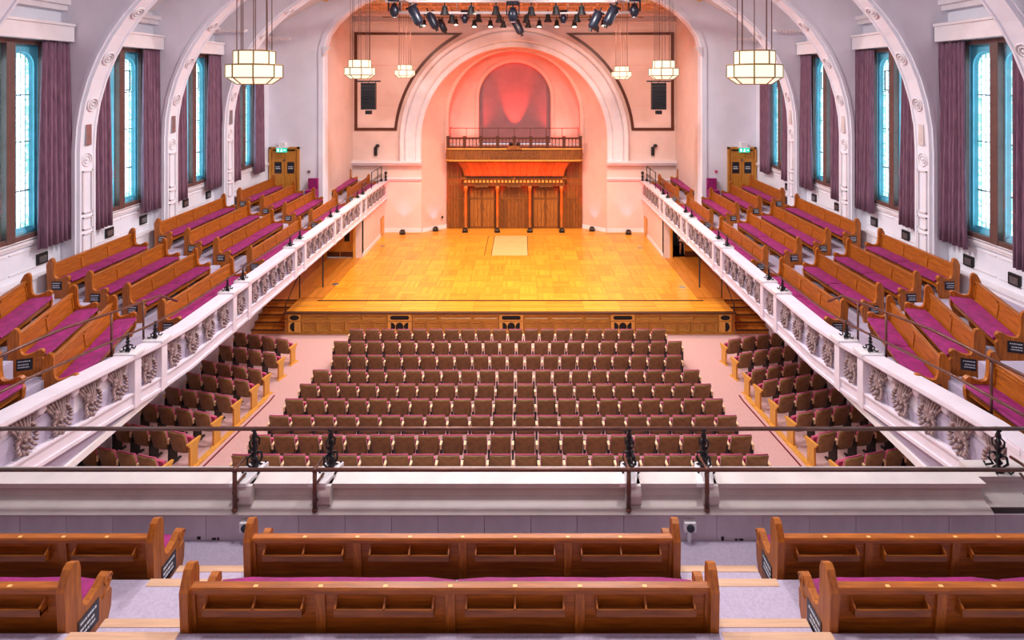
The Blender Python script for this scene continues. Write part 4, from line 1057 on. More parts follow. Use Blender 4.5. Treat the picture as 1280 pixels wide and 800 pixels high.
def make_pew(L, nsec, racks, plate_end=0, plate_faded=False):
    """local x along the length, +y the way the sitter faces, origin under the back rest"""
    t = empty('pew', (0, 0, 0)); hl = L / 2 - 0.035
    for s in (-1, 1):
        e = link('end_panel', end_me[s], t, (s * hl, 0, 0))
        link('scroll', scroll, e, (s * 0.036, 0, 0))
        if plate_end in (s, 2):
            p = link('number_plate', plm, e, (s * 0.038, 0.17, 0.31))
            q_ = link('plate_lettering', ink, p); q_['kind'] = 'stuff'
    x0, x1 = -hl + 0.03, hl - 0.03
    # back rest: slanted board, seat side at larger y when low
    def yb(z): return -0.02 + 0.10 * (0.80 - z)
    b = MB(); b.prism([(yb(0.76) - 0.01, 0.76), (yb(0.76) + 0.012, 0.76), (yb(0.10) + 0.012, 0.10), (yb(0.10) - 0.01, 0.10)], 'x', x0, x1); b.build('backrest', M['oak_x'], t)
    b = MB(); b.prism([(-0.05, 0.745), (0.03, 0.745), (0.03, 0.775), (0.02, 0.79), (-0.04, 0.79), (-0.05, 0.775)], 'x', x0, x1); tr = b.build('top_rail', M['oak_x'], t)
    w = (x1 - x0) / nsec
    b = MB()
    for k in range(nsec * 2 - 1):
        x = x0 + (k + 1) * w / 2; b.box(x - 0.018, x + 0.018, -0.035, -0.012, 0.789, 0.792)
    if racks: b.build('rail_inlay', M['plug'], tr)
    # front panels with stiles
    def slab_y(b, xa, xb, z0, z1, d0, d1):
        b.add([(xa, yb(z0) + d0, z0), (xb, yb(z0) + d0, z0), (xb, yb(z1) + d0, z1), (xa, yb(z1) + d0, z1), (xa, yb(z0) + d1, z0), (xb, yb(z0) + d1, z0), (xb, yb(z1) + d1, z1), (xa, yb(z1) + d1, z1)],
              [(0, 1, 2, 3), (7, 6, 5, 4), (3, 2, 6, 7), (4, 5, 1, 0), (1, 5, 6, 2), (4, 0, 3, 7)])
    b = MB()
    for k in range(nsec + 1):
        x = x0 + k * w; xa, xb = max(x0, x - 0.04), min(x1, x + 0.04)
        slab_y(b, xa, xb, 0.45, 0.745, 0.012, 0.030); slab_y(b, xa, xb, 0.10, 0.745, -0.032, -0.01)
    slab_y(b, x0, x1, 0.70, 0.745, 0.012, 0.030); slab_y(b, x0, x1, 0.10, 0.16, -0.03, -0.01)
    b.build('stiles', M['oak_z'], t)
    # seat, cushions
    b = MB(); b.box(x0, x1, 0.06, 0.43, 0.335, 0.365); b.box(x0, x1, 0.38, 0.41, 0.24, 0.335); b.build('seat', M['oak_x'], t)
    nc = 2 if L > 2.6 else 1; cw = (x1 - x0) / nc
    for k in range(nc):
        b = MB(); xa, xb = x0 + k * cw + 0.01, x0 + (k + 1) * cw - 0.01; nsx = 8; rings = []
        for q in range(nsx + 1):
            x = xa + (xb - xa) * q / nsx; e = 0.012 if q in (0, nsx) else 0; wv = 0.004 * math.sin(q * 2.1 + k)
            rings.append([(x, 0.07 + e, 0.367), (x, 0.47 - e + wv, 0.367), (x, 0.485 - e + wv, 0.395), (x, 0.465 - e + wv, 0.43 - e), (x, 0.30, 0.437 - e + wv), (x, 0.08 + e, 0.43 - e)])
        b.loft(rings, True, True); b.build('cushion', M['magenta'], t)
    if racks:
        for k in range(nsec):
            xa, xb = x0 + k * w + 0.13, x0 + (k + 1) * w - 0.13
            z0 = 0.615; b = MB(); y_ = yb(z0) - 0.01
            b.box(xa, xb, y_ - 0.065, y_, z0 - 0.015, z0); b.box(xa, xb, y_ - 0.08, y_ - 0.065, z0 - 0.02, z0 + 0.035); rk = b.build('hymn_rack', M['oak_dark'], t)
            for x in ((xa + 0.0, xa + 0.015), ((xa + xb) / 2 - 0.008, (xa + xb) / 2 + 0.008), (xb - 0.015, xb)):
                if racks == 1 and xa + 0.1 < x[0] < xb - 0.1: continue
                b = MB(); b.add([(x[0], y_ - 0.077, z0 - 0.015), (x[0], y_, z0 - 0.05), (x[0], y_ + 0.0, z0 + 0.10), (x[0], y_ - 0.077, z0 + 0.045), (x[1], y_ - 0.077, z0 - 0.015), (x[1], y_, z0 - 0.05), (x[1], y_, z0 + 0.10), (x[1], y_ - 0.077, z0 + 0.045)],
                      [(0, 3, 2, 1), (4, 5, 6, 7), (0, 1, 5, 4), (3, 7, 6, 2), (0, 4, 7, 3), (1, 2, 6, 5)])
                b.build('rack_divider', M['oak_x'], rk)
    else:
        # supporting legs under the seat
        for k in (1, 2):
            b = MB(); x = x0 + (x1 - x0) * k / 3; b.prism([(0.04, 0), (0.34, 0), (0.38, 0.36), (0.06, 0.36)], 'x', x - 0.02, x + 0.02); b.build('leg', M['oak_x'], t)
    return t
protos = {}
def pew(a, c, z, label, group, nsec, racks=False, plate=2):
    """a, c: (x, y) of the two ends of the back rail; sitter faces left of a->c turned +90"""
    dx, dy = c[0] - a[0], c[1] - a[1]; L = round(math.hypot(dx, dy), 2)
    key = (L, nsec, racks, plate)
    if key in protos: t = copy_tree(protos[key])
    else: t = make_pew(L, nsec, racks, plate); protos[key] = t
    t.location = ((a[0] + c[0]) / 2, (a[1] + c[1]) / 2, z); t.rotation_euler = (0, 0, math.atan2(dy, dx))
    tag(t, label, 'pew', group)
    return t
# rear gallery, facing the stage
pew((-2.37, 5.735), (2.05, 5.735), 3.66, 'dark oak pew with book racks in the centre, against the front parapet', 'rear gallery pews', 4, 2)
pew((-2.37, 4.68), (2.07, 4.68), 4.11, 'dark oak pew with book racks at bottom centre, nearest the viewer', 'rear gallery pews', 4, 2)
pew((-6.95, 5.735), (-3.28, 5.735), 3.66, 'dark oak pew on the left side, next to the front parapet', 'rear gallery pews', 4, 1)
pew((-6.95, 4.68), (-3.31, 4.68), 4.11, 'oak pew in the bottom left corner with bright magenta cushion', 'rear gallery pews', 4, 1)
pew((3.03, 5.735), (6.70, 5.735), 3.66, 'dark oak pew on the right side, next to the front parapet', 'rear gallery pews', 4, 1)
pew((2.98, 4.68), (6.65, 4.68), 4.11, 'oak pew in the bottom right corner with magenta cushion', 'rear gallery pews', 4, 1)
# side galleries
RX = [7.85, 8.87, 9.75, 10.65]
BAYS = [('nearest straight bay', 13.15, 15.95, 3), ('middle bay', 17.0, 20.8, 4), ('bay beside the exit door', 21.9, 24.95, 3)]
ROWN = ['row against the parapet', 'second row from the parapet', 'second row from the wall', 'row against the windows']
for sx, side in ((-1, 'left'), (1, 'right')):
    def P(x, y): return (sx * x, y)
    def put(near, far, z, label, nsec):
        # sitter faces the hall centre: left side faces +x, right side faces -x
        if sx < 0: pew(P(*far), P(*near), z, label, '%s gallery pews' % side, nsec)
        else: pew(P(*near), P(*far), z, label, '%s gallery pews' % side, nsec)
    for bi, (bn, ya, yb_, ns) in enumerate(BAYS):
        for r in range(4):
            y0_, y1_ = ya, yb_
            if bi == 0 and r == 0: y0_ = 12.85
            put((RX[r], y0_), (RX[r], y1_), TZ[r], '%s gallery oak pew, %s, %s' % (side, bn, ROWN[r]), ns)
    for r in range(2):
        put((RX[r], 26.7), (RX[r], 30.2), TZ[r], '%s gallery pew beside the stage end wall, %s' % (side, 'against the parapet' if r == 0 else 'behind the parapet one'), 3)
    put((7.66, 9.55), (8.47, 12.2), 3.5, '%s gallery pew at the curve, angled, against the parapet' % side, 2)
    put((8.38, 9.7), (9.05, 11.85), 3.85, '%s gallery pew at the curve, angled, middle of three' % side, 2)
    put((9.2, 9.7), (9.9, 11.7), 4.15, '%s gallery pew at the curve, angled, nearest the windows' % side, 2)
    put((7.85, 7.0), (7.95, 8.95), 3.86, '%s gallery corner pew at the frame edge above the front parapet' % side, 2)
    put((9.0, 7.0), (9.1, 9.1), 4.4, '%s gallery pew behind the corner pew at the frame edge' % side, 2)

# ================================================================== STALLS SEATS
def shell_mesh():
    b = MB(); nx_, nz_ = 6, 5; rings = []
    def pt(u, v, off):
        hw = 0.222 - 0.012 * (1 - v); x = hw * u
        z = 0.34 + 0.495 * v + (0.0 if v < 1 else -0.015 * u * u)
        y = -0.12 * v - 0.035 * (1 - u * u) * 1.0 + 0.05 + off
        return (x, y, z)
    vs = []; n1 = nx_ + 1
    for off in (0.0, 0.035):
        for j in range(nz_ + 1):
            for i in range(nx_ + 1): vs.append(pt(-1 + 2 * i / nx_, j / nz_, off))
    N_ = n1 * (nz_ + 1); fs = []
    for j in range(nz_):
        for i in range(nx_):
            a = j * n1 + i; fs.append((a, a + 1, a + n1 + 1, a + n1)); fs.append((N_ + a, N_ + a + n1, N_ + a + n1 + 1, N_ + a + 1))
    for i in range(nx_): fs.append((i + 1, i, N_ + i, N_ + i + 1)); a = nz_ * n1 + i; fs.append((a, a + 1, N_ + a + 1, N_ + a))
    for j in range(nz_): a = j * n1; fs.append((a, a + n1, N_ + a + n1, N_ + a)); a += nx_; fs.append((a + n1, a, N_ + a, N_ + a + n1))
    b.add(vs, fs); me = b.mesh('back_shell', M['seat_back'], True)
    # cushion on the front of the shell, slightly taller
    c = MB(); vs = []
    for off, g in ((0.034, 1.0), (0.070, 0.97)):
        for j in range(nz_ + 1):
            for i in range(nx_ + 1):
                p = pt(-1 + 2 * i / nx_, j / nz_, off); vs.append((p[0] * g, p[1], p[2] + (0.026 if j == nz_ else 0) * (1 if off < 0.05 else 0.4)))
    c.add(vs, fs); mc = c.mesh('back_cushion', M['seat_magenta'], True)
    return me, mc
shell, backc = shell_mesh()
b = MB(); rings = []
for q in range(6):   # tipped-up seat pad
    t = q / 5; z = 0.34 + 0.29 * t; rings.append([(-0.215, 0.20 - 0.05 * t, z), (0.215, 0.20 - 0.05 * t, z), (0.215, 0.29 - 0.05 * t - 0.03 * (2 * t - 1) ** 2, z), (-0.215, 0.29 - 0.05 * t - 0.03 * (2 * t - 1) ** 2, z)])
b.loft(rings, True, True); pad = b.mesh('seat_pad', M['seat_magenta'])
b = MB(); b.box(-0.024, 0.024, -0.02, 0.12, 0.575, 0.61); b.box(-0.02, 0.02, -0.02, 0.0, 0.50, 0.575); arm = b.mesh('armrest', M['cream_wood'])
b = MB(); b.box(-0.02, 0.02, 0.0, 0.22, 0.0, 0.575); b.box(-0.03, 0.03, 0.0, 0.32, 0.0, 0.03); stand = b.mesh('standard', M['black'])
b = MB(); b.prism([(0.05, 0.0), (0.25, 0.0), (0.25, 0.40), (0.30, 0.50), (0.34, 0.54), (0.34, 0.57), (-0.02, 0.57), (-0.02, 0.54), (0.05, 0.46)], 'x', -0.03, 0.03); endp = b.mesh('end_panel', M['gold_wood'])
b = MB(); b.box(-0.06, 0.05, -0.02, 0.34, 0.0, 0.02); endf = b.mesh('foot_board', M['gold_wood'])
def make_seat(left_end=False, right_end=False, wood_side=0):
    t = empty('tip_up_seat', (0, 0, 0))
    link('back_shell', shell, t); link('back_cushion', backc, t); link('seat_pad', pad, t)
    if wood_side == -1: e = link('end_panel', endp, t, (-0.265, 0, 0)); link('foot_board', endf, e)
    else: a_ = link('armrest', arm, t, (-0.265, 0, 0)); link('standard', stand, a_)
    if right_end:
        if wood_side == 1: e = link('end_panel', endp, t, (0.265, 0, 0)); e2 = link('foot_board', endf, e, (0.03, 0, 0))
        else: a_ = link('armrest', arm, t, (0.265, 0, 0)); link('standard', stand, a_)
    return t
sp = {}
def seat(x, y, z, rz, label, group, key, fresh=True):
    if key in sp: t = copy_tree(sp[key])
    else: t = make_seat(*key); sp[key] = t
    t.location = (x, y, z); t.rotation_euler = (0, 0, rz); tag(t, label, 'seat', group); return t
SPX = 0.53
cent_y = [0.53 * 700 / s for s in (20.0, 20.97, 22.1, 23.3, 24.8, 26.4, 28.2, 30.3, 32.4)]
xr0 = [(435.2, 833.4), (415, 854.5), (413, 854.5), (388, 877), (372.5, 891), (354, 906), (333.5, 923.6), (308, 943.5), (284, 966)]
for r, y in enumerate(cent_y):
    n_ = 20 if r in (0, 2) else 21
    xc = ((xr0[r][0] + xr0[r][1]) / 2 - 653) / 700 * y + CAMX
    for k in range(n_):
        lab = 'brown tip-up seat, %s from the left end, centre block, %s' % (ORD[k], 'row nearest the stage' if r == 0 else 'row nearest the gallery' if r == 8 else '%s row from the stage' % ORD[r])
        seat(xc + (k - (n_ - 1) / 2) * SPX, y + 0.12, floor_z(y), 0, lab, 'centre block tip-up seats', (False, k == n_ - 1, 0))
side_o = [18.35, 17.45, 16.5, 15.75, 14.8, 13.86, 12.9, 11.9]
for sx, side in ((-1, 'left'), (1, 'right')):
    ang = math.radians(15.5)
    for r, yo in enumerate(side_o):
        for k in range(4):
            d = 0.27 + k * 0.545
            x = sx * (9.08 - d * math.cos(ang)); y = yo + 0.12 - d * math.sin(ang)
            rz = sx * ang
            wood = (1 if sx < 0 else -1) if k == 3 else 0
            last = (k == 3) if sx < 0 else (k == 0)
            lab = 'brown tip-up seat, %s block, %s from the aisle, %s' % (side, ['fourth', 'third', 'second', 'first'][k], 'row nearest the stage' if r == 0 else 'row nearest the gallery' if r == 7 else '%s row from the stage' % ORD[r])
            seat(x, y, floor_z(y - 0.1), rz, lab, '%s block tip-up seats' % side, (False, last, wood))

# ================================================================== FITTINGS
# chandeliers
def oct_ring(rx, z, n=8): return [(rx * math.cos(2 * PI * (k + 0.5) / n), rx * math.sin(2 * PI * (k + 0.5) / n), z) for k in range(n)]
def make_chandelier():
    t = empty('chandelier', (0, 0, 0))
    levels = [(0.30, 0.0, 0.47, 0.12), (0.49, 0.12, 0.49, 0.36), (0.36, 0.37, 0.36, 0.62)]
    for (ra, za, rb, zb) in levels:
        A, B = oct_ring(ra, za), oct_ring(rb, zb)
        for k in range(8):
            j = (k + 1) % 8; b = MB()
            def inset(p, c, f=0.03): return tuple(p[i] + (c[i] - p[i]) * f for i in range(3))
            q = [A[k], A[j], B[j], B[k]]; cen = [sum(p[i] for p in q) / 4 for i in range(3)]; q = [inset(p, cen) for p in q]
            ax = [(p[0] * 0.97, p[1] * 0.97, p[2]) for p in q]
            b.add(q + ax, [(0, 1, 2, 3), (7, 6, 5, 4), (0, 4, 5, 1), (1, 5, 6, 2), (2, 6, 7, 3), (3, 7, 4, 0)])
            b.build('glass_panel', M['glow_cream'], t)
    b = MB()
    for (ra, za, rb, zb) in levels:
        A, B = oct_ring(ra, za), oct_ring(rb, zb)
        for k in range(8):
            j = (k + 1) % 8; b.tube([A[k], B[k]], 0.015, 4); b.tube([A[k], A[j]], 0.012, 4); b.tube([B[k], B[j]], 0.012, 4)
    b.build('brass_frame', M['brass'], t)
    b = MB(); b.loft([oct_ring(0.30, 0.0), oct_ring(0.02, -0.01)], True); b.build('base_glass', M['glow_cream'], t)
    b = MB(); b.loft([oct_ring(0.49, 0.36), oct_ring(0.36, 0.37)], True); b.loft([oct_ring(0.36, 0.62), oct_ring(0.02, 0.63)], True); b.build('top_plate', M['glow_cream'], t)
    for k in range(8):
        A = 2 * PI * (k + 0.5) / 8; b = MB(); b.tube([(0.30 * math.cos(A), 0.30 * math.sin(A), 0.62), (0.30 * math.cos(A), 0.30 * math.sin(A), 4.6)], 0.009, 5)
        b.build('suspension_rod', M['bronze'], t)
    return t
ch0 = make_chandelier()
for i, (x, y, z, lab) in enumerate([(-4.62, 10.6, 9.04, 'nearest lit glass chandelier on the left'), (4.84, 10.6, 9.04, 'nearest lit glass chandelier on the right'), (-4.95, 18.6, 9.17, 'middle lit chandelier on the left, above the black loudspeaker'),
                               (5.14, 18.6, 9.15, 'middle lit chandelier on the right, above the black loudspeaker'), (-5.3, 27.4, 9.25, 'farthest small lit chandelier left of the stage arch'), (5.3, 27.4, 9.18, 'farthest small lit chandelier right of the stage arch')]):
    t = ch0 if i == 0 else copy_tree(ch0)
    t.location = (x, y, z); tag(t, lab + ' with two stacked tiers', 'chandelier', 'glass chandeliers')
# loudspeakers
for sx, side in ((-1, 'left'), (1, 'right')):
    o = empty('loudspeaker', (-6.22 if sx < 0 else 6.36, 24.3, 7.85)); tag(o, 'black column loudspeaker hanging from a bar left of the arch' if sx < 0 else 'black column loudspeaker hanging from a bar right of the arch', 'loudspeaker', 'hanging loudspeakers')
    for k in range(8): MB().box(-0.31, 0.31, -0.12, 0.12, k * 0.145 + 0.005, (k + 1) * 0.145 - 0.0).build('cabinet', M['black'], o)
    MB().box(-0.52, 0.52, -0.03, 0.03, 1.2, 1.26).build('hanging_bar', M['black'], o)
    MB().box(-0.13, 0.13, -0.08, 0.08, -0.2, -0.04).build('bottom_box', M['black'], o)
    for x in (-0.3, 0.0, 0.3): MB().tube([(x, 0, 1.16), (x, 0, 1.22)], 0.015).build('hook', M['black'], o)
    MB().tube([(0.05, 0, 1.25), (0.05, 0, 6.2)], 0.012, 5).build('cable', M['black'], o)
# cans for the added fill lights, out of view
for i, (x, y, z) in enumerate(FILL):
    o = empty('fill_can', (x, y, z)); tag(o, 'added out-of-view downlight on the %s, %s from the rear wall' % ('left' if x < 0 else 'right', ORD[i // 2]), 'lamp', 'added fill lights')
    b = MB(); b.lathe([(0.52, -0.30), (0.55, -0.28), (0.45, 0.0), (0.06, 0.08), (0.05, 0.9)], (0, 0, 0), 14, False); b.build('shade', M['white'], o, True)
# scalloped wall shelves near the arches
for sx in (-1, 1):
    for y in (20.9, 24.9):
        b = MB(); b.box(-0.5, 0.5, -0.1, 0.1, 0, 0.06)
        for k in range(8): b.lathe([(0.05, -0.05), (0.06, 0.0)], (-0.44 + k * 0.125, -0.05, 0), 8)
        o = b.build('scalloped_ledge', M['trim'], None, loc=(sx * 10.35, y, 10.95)); tag(o, 'white scalloped ledge high on the %s wall, %s' % ('left' if sx < 0 else 'right', 'nearer one' if y < 22 else 'farther one'), 'ledge')

# lighting truss and lamps
tr = empty('lighting_truss', (0, 0, 0)); tag(tr, 'white horizontal lighting bars crossing above the stage front', 'truss')
for (y, z) in ((24.0, 12.45), (25.2, 12.1)):
    b = MB(); b.box(-5.4, 5.4, y - 0.1, y + 0.1, z, z + 0.12); b.build('bar', M['parapet'], tr)
    for x in (-5.0, -2.5, 0, 2.5, 5.0): MB().tube([(x, y, z + 0.1), (x, y, 14.1)], 0.02, 5).build('drop_rod', M['parapet'], tr)
for sx in (-1, 1): MB().box(sx * 4.4, sx * 4.5, 22.0, 25.3, 12.45, 12.57).build('side_bar', M['parapet'], tr)
def stage_lamp(kind):
    t = empty('stage_lamp', (0, 0, 0)); b = MB()
    if kind == 'par':
        b.lathe([(0.07, 0.30), (0.10, 0.26), (0.11, 0.14), (0.15, 0.06), (0.17, 0.0)], (0, 0, -0.45), 12, False); b.lathe([(0.001, 0.30), (0.07, 0.30)], (0, 0, -0.45), 12, False)
        b.build('can', M['black'], t, True); MB().lathe([(0.001, 0.02), (0.15, 0.02)], (0, 0, -0.45), 12, False).build('lens', M['steel'], t)
    elif kind == 'par_lit':
        b.lathe([(0.07, 0.30), (0.10, 0.26), (0.11, 0.14), (0.14, 0.06), (0.15, 0.0)], (0, 0, -0.45), 12, False); b.lathe([(0.001, 0.30), (0.07, 0.30)], (0, 0, -0.45), 12, False)
        b.build('can', M['black'], t, True); MB().ball((0, -0.05, -0.45), 0.11, 1, 1, 0.5, 10, 5).build('lens', M['led_white'], t, True)
    elif kind == 'head':
        b.ball((0, 0, -0.38), 0.21, 0.8, 0.8, 1.15, 10, 7); b.box(-0.2, 0.2, -0.12, 0.12, -0.06, 0.05); b.box(-0.22, -0.18, -0.05, 0.05, -0.4, 0); b.box(0.18, 0.22, -0.05, 0.05, -0.4, 0)
        b.build('body', M['black_blue'], t, True); MB().lathe([(0.13, 0), (0.13, 0.02)], (0, 0, -0.63), 12).build('lens', M['steel'], t)
    elif kind == 'profile':
        b.lathe([(0.12, 0.0), (0.16, 0.10), (0.17, 0.55), (0.11, 0.65)], (0, 0, -0.78), 10); b.box(-0.2, 0.2, -0.03, 0.03, -0.16, -0.1); b.build('body', M['black_blue'], t, True)
        MB().lathe([(0.05, 0), (0.07, -0.12)], (0, 0, -0.76), 8).build('snout', M['black'], t)
    MB().tube([(0, 0, -0.2), (0, 0, 0.05)], 0.03, 6).build('clamp', M['black'], t)
    MB().box(-0.10, 0.10, -0.02, 0.02, -0.17, -0.13).build('yoke', M['black'], t)
    return t
LP = {k: None for k in ('par', 'par_lit', 'head', 'profile')}
rig = [(493, 0, 'head', 1), (512, 4, 'profile', 1.1), (534, 12, 'profile', 1.0), (548, 22, 'profile', 0.8), (530, 22, 'par_lit', 0.7), (556, 3, 'par', 1), (589, 3, 'par', 1), (620, 3, 'par', 1), (641, 4, 'head', 1.1), (664, 4, 'par', 1), (695, 3, 'par', 1), (727, 3, 'par', 1),
       (565, 14, 'par', 1), (581, 14, 'head', 0.75), (570, 21, 'par_lit', 0.7), (598, 14, 'par', 0.9), (593, 22, 'par_lit', 0.8), (613, 22, 'par_lit', 0.8), (624, 15, 'par', 0.9), (629, 23, 'par', 0.8), (641, 20, 'profile', 1.0),
       (658, 15, 'par', 0.9), (660, 23, 'par', 0.8), (674, 22, 'par_lit', 0.8), (685, 14, 'par', 0.9), (696, 22, 'par_lit', 0.8), (704, 14, 'head', 0.75), (721, 14, 'par', 0.9), (718, 22, 'par_lit', 0.8), (738, 20, 'profile', 0.8), (754, 22, 'par_lit', 0.7), (751, 11, 'profile', 1.0), (771, 4, 'profile', 1.1), (793, 0, 'head', 1)]
# positions are where the lamps hang in the hall: x, height from the rig rows; three rows in depth
for i, (px, py, kind, sc) in enumerate(rig):
    y = 24.0 if py < 12 else 25.2 if py < 18 else 26.6
    x = round((px - 653) / 700 * y + CAMX, 2); z = round(CAMZ + (101 - py) / 700 * y, 2)
    if LP[kind] is None: t = LP[kind] = stage_lamp(kind)
    else: t = copy_tree(LP[kind])
    t.location = (x, y, z); t.scale = (sc * 1.2, sc * 1.2, sc * 1.2)
    if px in (534, 751, 512, 771): t.rotation_euler = (0, 0.45 if px > 641 else -0.45, 0)
    kn = {'par': 'black stage lamp with conical shade', 'par_lit': 'small black stage lamp with bright lens', 'head': 'round black moving stage lamp', 'profile': 'long dark barrel-shaped stage lamp'}[kind]
    rown = {24.0: 'front', 25.2: 'middle', 26.6: 'back'}[y]
    rk = sum(1 for q in rig[:] if q[2] == kind and (24.0 if q[1] < 12 else 25.2 if q[1] < 18 else 26.6) == y and q[0] < px)
    tag(t, '%s, %s from left of its kind, %s rig row' % (kn, ORD[rk], rown), 'lamp', 'stage lamps on the rig')
b = MB(); b.ball((0, 0, 0), 0.11, 1, 1, 0.6, 10, 5); o = b.build('red_lens', M['led_red'], None, True, loc=(round((641 - 653) / 700 * 25.0 + CAMX, 2), 24.9, 11.77)); tag(o, 'glowing red lens in the centre of the lighting rig', 'lamp')
for zc in (12.25,):
    b = MB(); b.tube([(-6.2, 26.6, 12.12), (6.2, 26.6, 12.12)], 0.03, 6); b.build('back_bar', M['brass'], tr)

# gallery exit doors on the far wall, signs, notices, chairs
for sx, side, idx in ((-1, 'left', 1), (1, 'right', 2)):
    xa, xb = (-11.08, -9.72) if sx < 0 else (9.80, 11.10)
    xm = (xa + xb) / 2; hw = (xb - xa) / 2
    d = struct(empty('door_%d' % idx, (xm, END_Y - 0.02, 3.98)))
    b = MB(); b.box(-hw, -hw + 0.09, -0.10, 0, 0, 2.10); b.box(hw - 0.09, hw, -0.10, 0, 0, 2.10); b.box(-hw, hw, -0.10, 0, 2.02, 2.10); b.build('door_frame', M['oak_door'], d)
    for s in (-1, 1):
        lw = hw - 0.10; b = MB(); b.box(s * 0.005, s * lw, -0.05, 0, 0.01, 2.02); lf = b.build('door_leaf', M['oak_door'], d)
        xc = s * lw / 2
        for k in range(4):
            x0 = xc - 0.24 + k * 0.125; MB().box(x0, x0 + 0.115, -0.062, -0.05, 1.62, 1.92).build('door_panel', M['oak_door'], lf); MB().box(x0, x0 + 0.115, -0.062, -0.05, 0.12, 0.8).build('door_panel', M['oak_door'], lf)
        b = MB(); b.box(xc - 0.16, xc + 0.16, -0.055, -0.05, 0.90, 1.42); nt_ = b.build('notice', M['plate'], lf)
        b = MB(); rnd = random.Random(int(10 + s))
        for row, zz in enumerate((1.20, 1.12)):
            x = xc - 0.11
            while x < xc + 0.09: w_ = rnd.uniform(0.02, 0.04); b.box(x, x + w_, -0.059, -0.055, zz - 0.018, zz + 0.018); x += w_ + 0.014
        b.build('notice_lettering', M['plate_ink'], nt_)
        b = MB(); b.box(s * 0.03, s * 0.055, -0.09, -0.05, 1.46, 1.56); b.build('door_handle', M['steel'], lf)
        b = MB(); b.box(xc - 0.2, xc + 0.2, -0.10, -0.05, 1.93, 1.98); b.build('door_closer', M['iron'], lf)
    o = empty('exit_sign', (xm + (-0.05 if sx < 0 else 0.05), END_Y - 0.25, 5.86)); tag(o, 'lit green running-man exit sign above the %s gallery door' % side, 'sign')
    MB().box(-0.24, 0.24, -0.015, 0.015, 0, 0.20).build('sign_face', M['green_sign'], o)
    b = MB(); b.box(-0.19, -0.12, -0.02, -0.015, 0.04, 0.16); b.ball((0.0, -0.02, 0.15), 0.022, 1, 0.3, 1); b.box(-0.02, 0.02, -0.02, -0.015, 0.07, 0.13); b.box(-0.05, -0.01, -0.02, -0.015, 0.03, 0.07); b.box(0.01, 0.05, -0.02, -0.015, 0.03, 0.06); b.box(0.10, 0.19, -0.02, -0.015, 0.08, 0.12); b.build('sign_figure', M['pict'], o)
    b = MB(); b.box(-0.26, 0.26, -0.02, 0.12, 0.20, 0.24); b.box(-0.15, 0.15, 0.0, 0.24, 0.24, 0.44); b.build('housing', M['white'], o)
    # upholstered usher's chair
    o = empty('usher_chair', (sx * 9.05, END_Y - 0.33, 3.69)); o.rotation_euler = (0, 0, PI if False else 0)
    tag(o, 'magenta upholstered box chair against the far wall by the %s door' % side, 'chair')
    b = MB(); b.box(-0.24, 0.24, -0.22, 0.22, 0.12, 0.50); b.build('seat', M['magenta'], o, bevel=0.02); b = MB(); b.box(-0.22, 0.22, 0.12, 0.26, 0.50, 0.98); b.build('backrest', M['magenta'], o, bevel=0.02)
    for (x, y) in ((-0.2, -0.18), (0.2, -0.18), (-0.2, 0.18), (0.2, 0.18)): MB().box(x - 0.02, x + 0.02, y - 0.02, y + 0.02, 0, 0.12).build('leg', M['iron'], o)
    b = MB(); b.box(-0.06, 0.06, -0.03, 0.0, -0.06, 0.06); o = b.build('call_point', M['seat_magenta'] if sx > 0 else M['steel'], None, loc=(sx * 9.3, END_Y - 0.0, 4.95)); tag(o, 'small call point on the far wall beside the %s door' % side, 'switch')

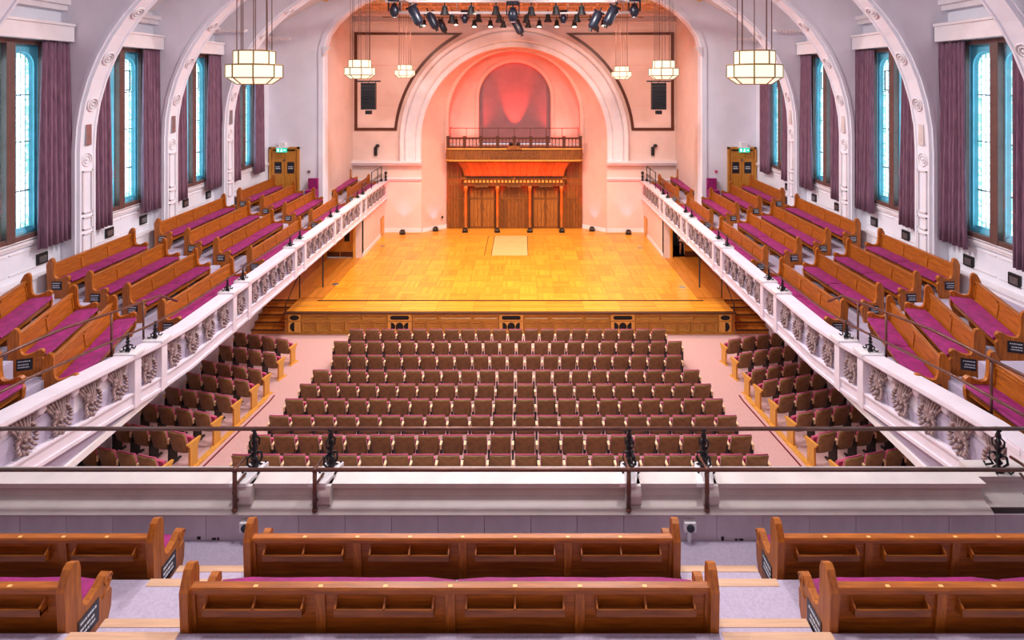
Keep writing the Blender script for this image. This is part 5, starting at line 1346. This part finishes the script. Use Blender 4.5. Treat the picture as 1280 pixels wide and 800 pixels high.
# ================================================================== PERSON in the right-hand stage doorway
def person():
    root = empty('person', (8.1, 26.75, ST)); tag(root, 'person in black top and shorts standing in the right stage doorway with white papers', 'person')
    V = [(0, 0, 0.92), (0, 0, 1.08), (0, 0.0, 1.26), (0, 0.0, 1.38), (0, 0, 1.45), (0, -0.02, 1.53),            # pelvis..head base
         (0, -0.02, 1.60),
         (-0.09, 0, 0.86), (-0.10, -0.02, 0.48), (-0.11, 0.02, 0.09), (-0.11, -0.13, 0.03),
         (0.09, 0, 0.86), (0.08, -0.05, 0.48), (0.08, -0.06, 0.09), (0.08, -0.21, 0.03),
         (-0.17, 0, 1.36), (-0.24, 0.0, 1.10), (-0.22, -0.06, 0.86), (-0.21, -0.08, 0.78),
         (0.17, 0, 1.36), (0.23, -0.04, 1.11), (0.13, -0.24, 1.02), (0.08, -0.30, 1.02)]
    E = [(0, 1), (1, 2), (2, 3), (3, 4), (4, 5), (5, 6), (0, 7), (7, 8), (8, 9), (9, 10), (0, 11), (11, 12), (12, 13), (13, 14), (3, 15), (15, 16), (16, 17), (17, 18), (3, 19), (19, 20), (20, 21), (21, 22)]
    R = [(.14, .10), (.12, .085), (.14, .09), (.13, .08), (.05, .05), (.075, .085), (.08, .09), (.085, .085), (.055, .055), (.035, .035), (.035, .025), (.085, .085), (.055, .055), (.035, .035), (.035, .025),
         (.05, .05), (.04, .04), (.028, .028), (.03, .02), (.05, .05), (.04, .04), (.028, .028), (.03, .02)]
    me = bpy.data.meshes.new('body'); me.from_pydata(V, E, []); me.materials.append(M['skin'])
    o = bpy.data.objects.new('body', me); C.objects.link(o); o.parent = root
    sk = o.modifiers.new('skin', 'SKIN'); sk.use_smooth_shade = True
    for i, r in enumerate(R): me.skin_vertices[0].data[i].radius = r
    me.skin_vertices[0].data[0].use_root = True
    ss = o.modifiers.new('sub', 'SUBSURF'); ss.levels = 2; ss.render_levels = 2
    # clothes as loose shells
    def shell_(name, m, rings):
        b = MB(); b.loft([[(cx + rx * math.cos(2 * PI * k / 14), cy + ry * math.sin(2 * PI * k / 14), z) for k in range(14)] for (cx, cy, z, rx, ry) in rings], True, False)
        q = b.build(name, m, root, True); s_ = q.modifiers.new('solid', 'SOLIDIFY'); s_.thickness = 0.012; return q
    shell_('top', M['shirt'], [(0, 0, 0.93, .175, .13), (0, 0, 1.08, .155, .115), (0, 0, 1.24, .185, .13), (0, 0, 1.36, .20, .12), (0, 0, 1.44, .10, .09), (0, 0, 1.47, .07, .07)])
    for s, y in ((-1, 0), (1, -0.02)):
        shell_('short_leg', M['shirt'], [(s * 0.10, y, 0.62, .105, .105), (s * 0.09, y, 0.78, .105, .11), (s * 0.075, 0, 0.96, .10, .125)])
        shell_('sleeve', M['shirt'], [(s * 0.235, -0.01, 1.2, .06, .06), (s * 0.20, 0, 1.32, .065, .07), (s * 0.14, 0, 1.41, .06, .07)])
    for s, (x, y) in ((-1, (-0.11, -0.06)), (1, (0.08, -0.13))):
        b = MB(); b.ball((x, y, 0.045), 0.06, 0.8, 2.0, 0.75); b.build('shoe', M['shirt'], root, True)
    b = MB(); b.ball((0, 0.01, 1.63), 0.11, 0.95, 1.05, 1.05, 12, 8); b.ball((0, 0.09, 1.55), 0.07); b.build('hair', M['hair'], root, True)
    b = MB(); b.ball((0, -0.10, 1.56), 0.018, 0.8, 1.2, 1.2, 6, 4); b.build('nose', M['skin'], root, True)
    for s in (-1, 1):
        b = MB(); b.ball((s * 0.032, -0.098, 1.59), 0.011, 1, 0.6, 0.8, 6, 4); b.build('eye', M['black'], root, True)
    for (hx, hy, hz, s) in ((-0.21, -0.09, 0.75, -1), (0.05, -0.32, 1.02, 1)):
        for k in range(4):
            b = MB(); l = (0.07, 0.08, 0.075, 0.06)[k]
            if s < 0: b.tube([(hx, hy - 0.03 + k * 0.02, hz + 0.02), (hx + 0.005, hy - 0.03 + k * 0.02, hz - l * 0.6), (hx + 0.02, hy - 0.03 + k * 0.02, hz - l)], 0.009, 6)
            else: b.tube([(hx + 0.02, hy, hz - 0.03 + k * 0.02), (hx - l * 0.5, hy - 0.02, hz - 0.03 + k * 0.02), (hx - l, hy, hz - 0.03 + k * 0.02)], 0.009, 6)
            b.build('finger', M['skin'], root, True)
        b = MB(); b.tube([(hx + s * 0.0, hy - 0.02, hz + 0.05), (hx + 0.03, hy - 0.05, hz + 0.02), (hx + 0.03, hy - 0.06, hz - 0.02)], 0.01, 6); b.build('thumb', M['skin'], root, True)
    p = MB(); p.box(-0.12, 0.14, -0.006, 0.006, -0.16, 0.16); o = p.build('papers', M['paper'], None, loc=(7.99, 26.36, ST + 0.88)); o.rotation_euler = (0.4, 0.25, 0)
    tag(o, 'white papers held by the person in the right stage doorway', 'papers')
person()
light('passage_fill', 'POINT', (8.2, 26.75, 2.55), 14, (1.0, 0.8, 0.6), size=0.1)  # point light added to brighten the figure, no fitting behind it
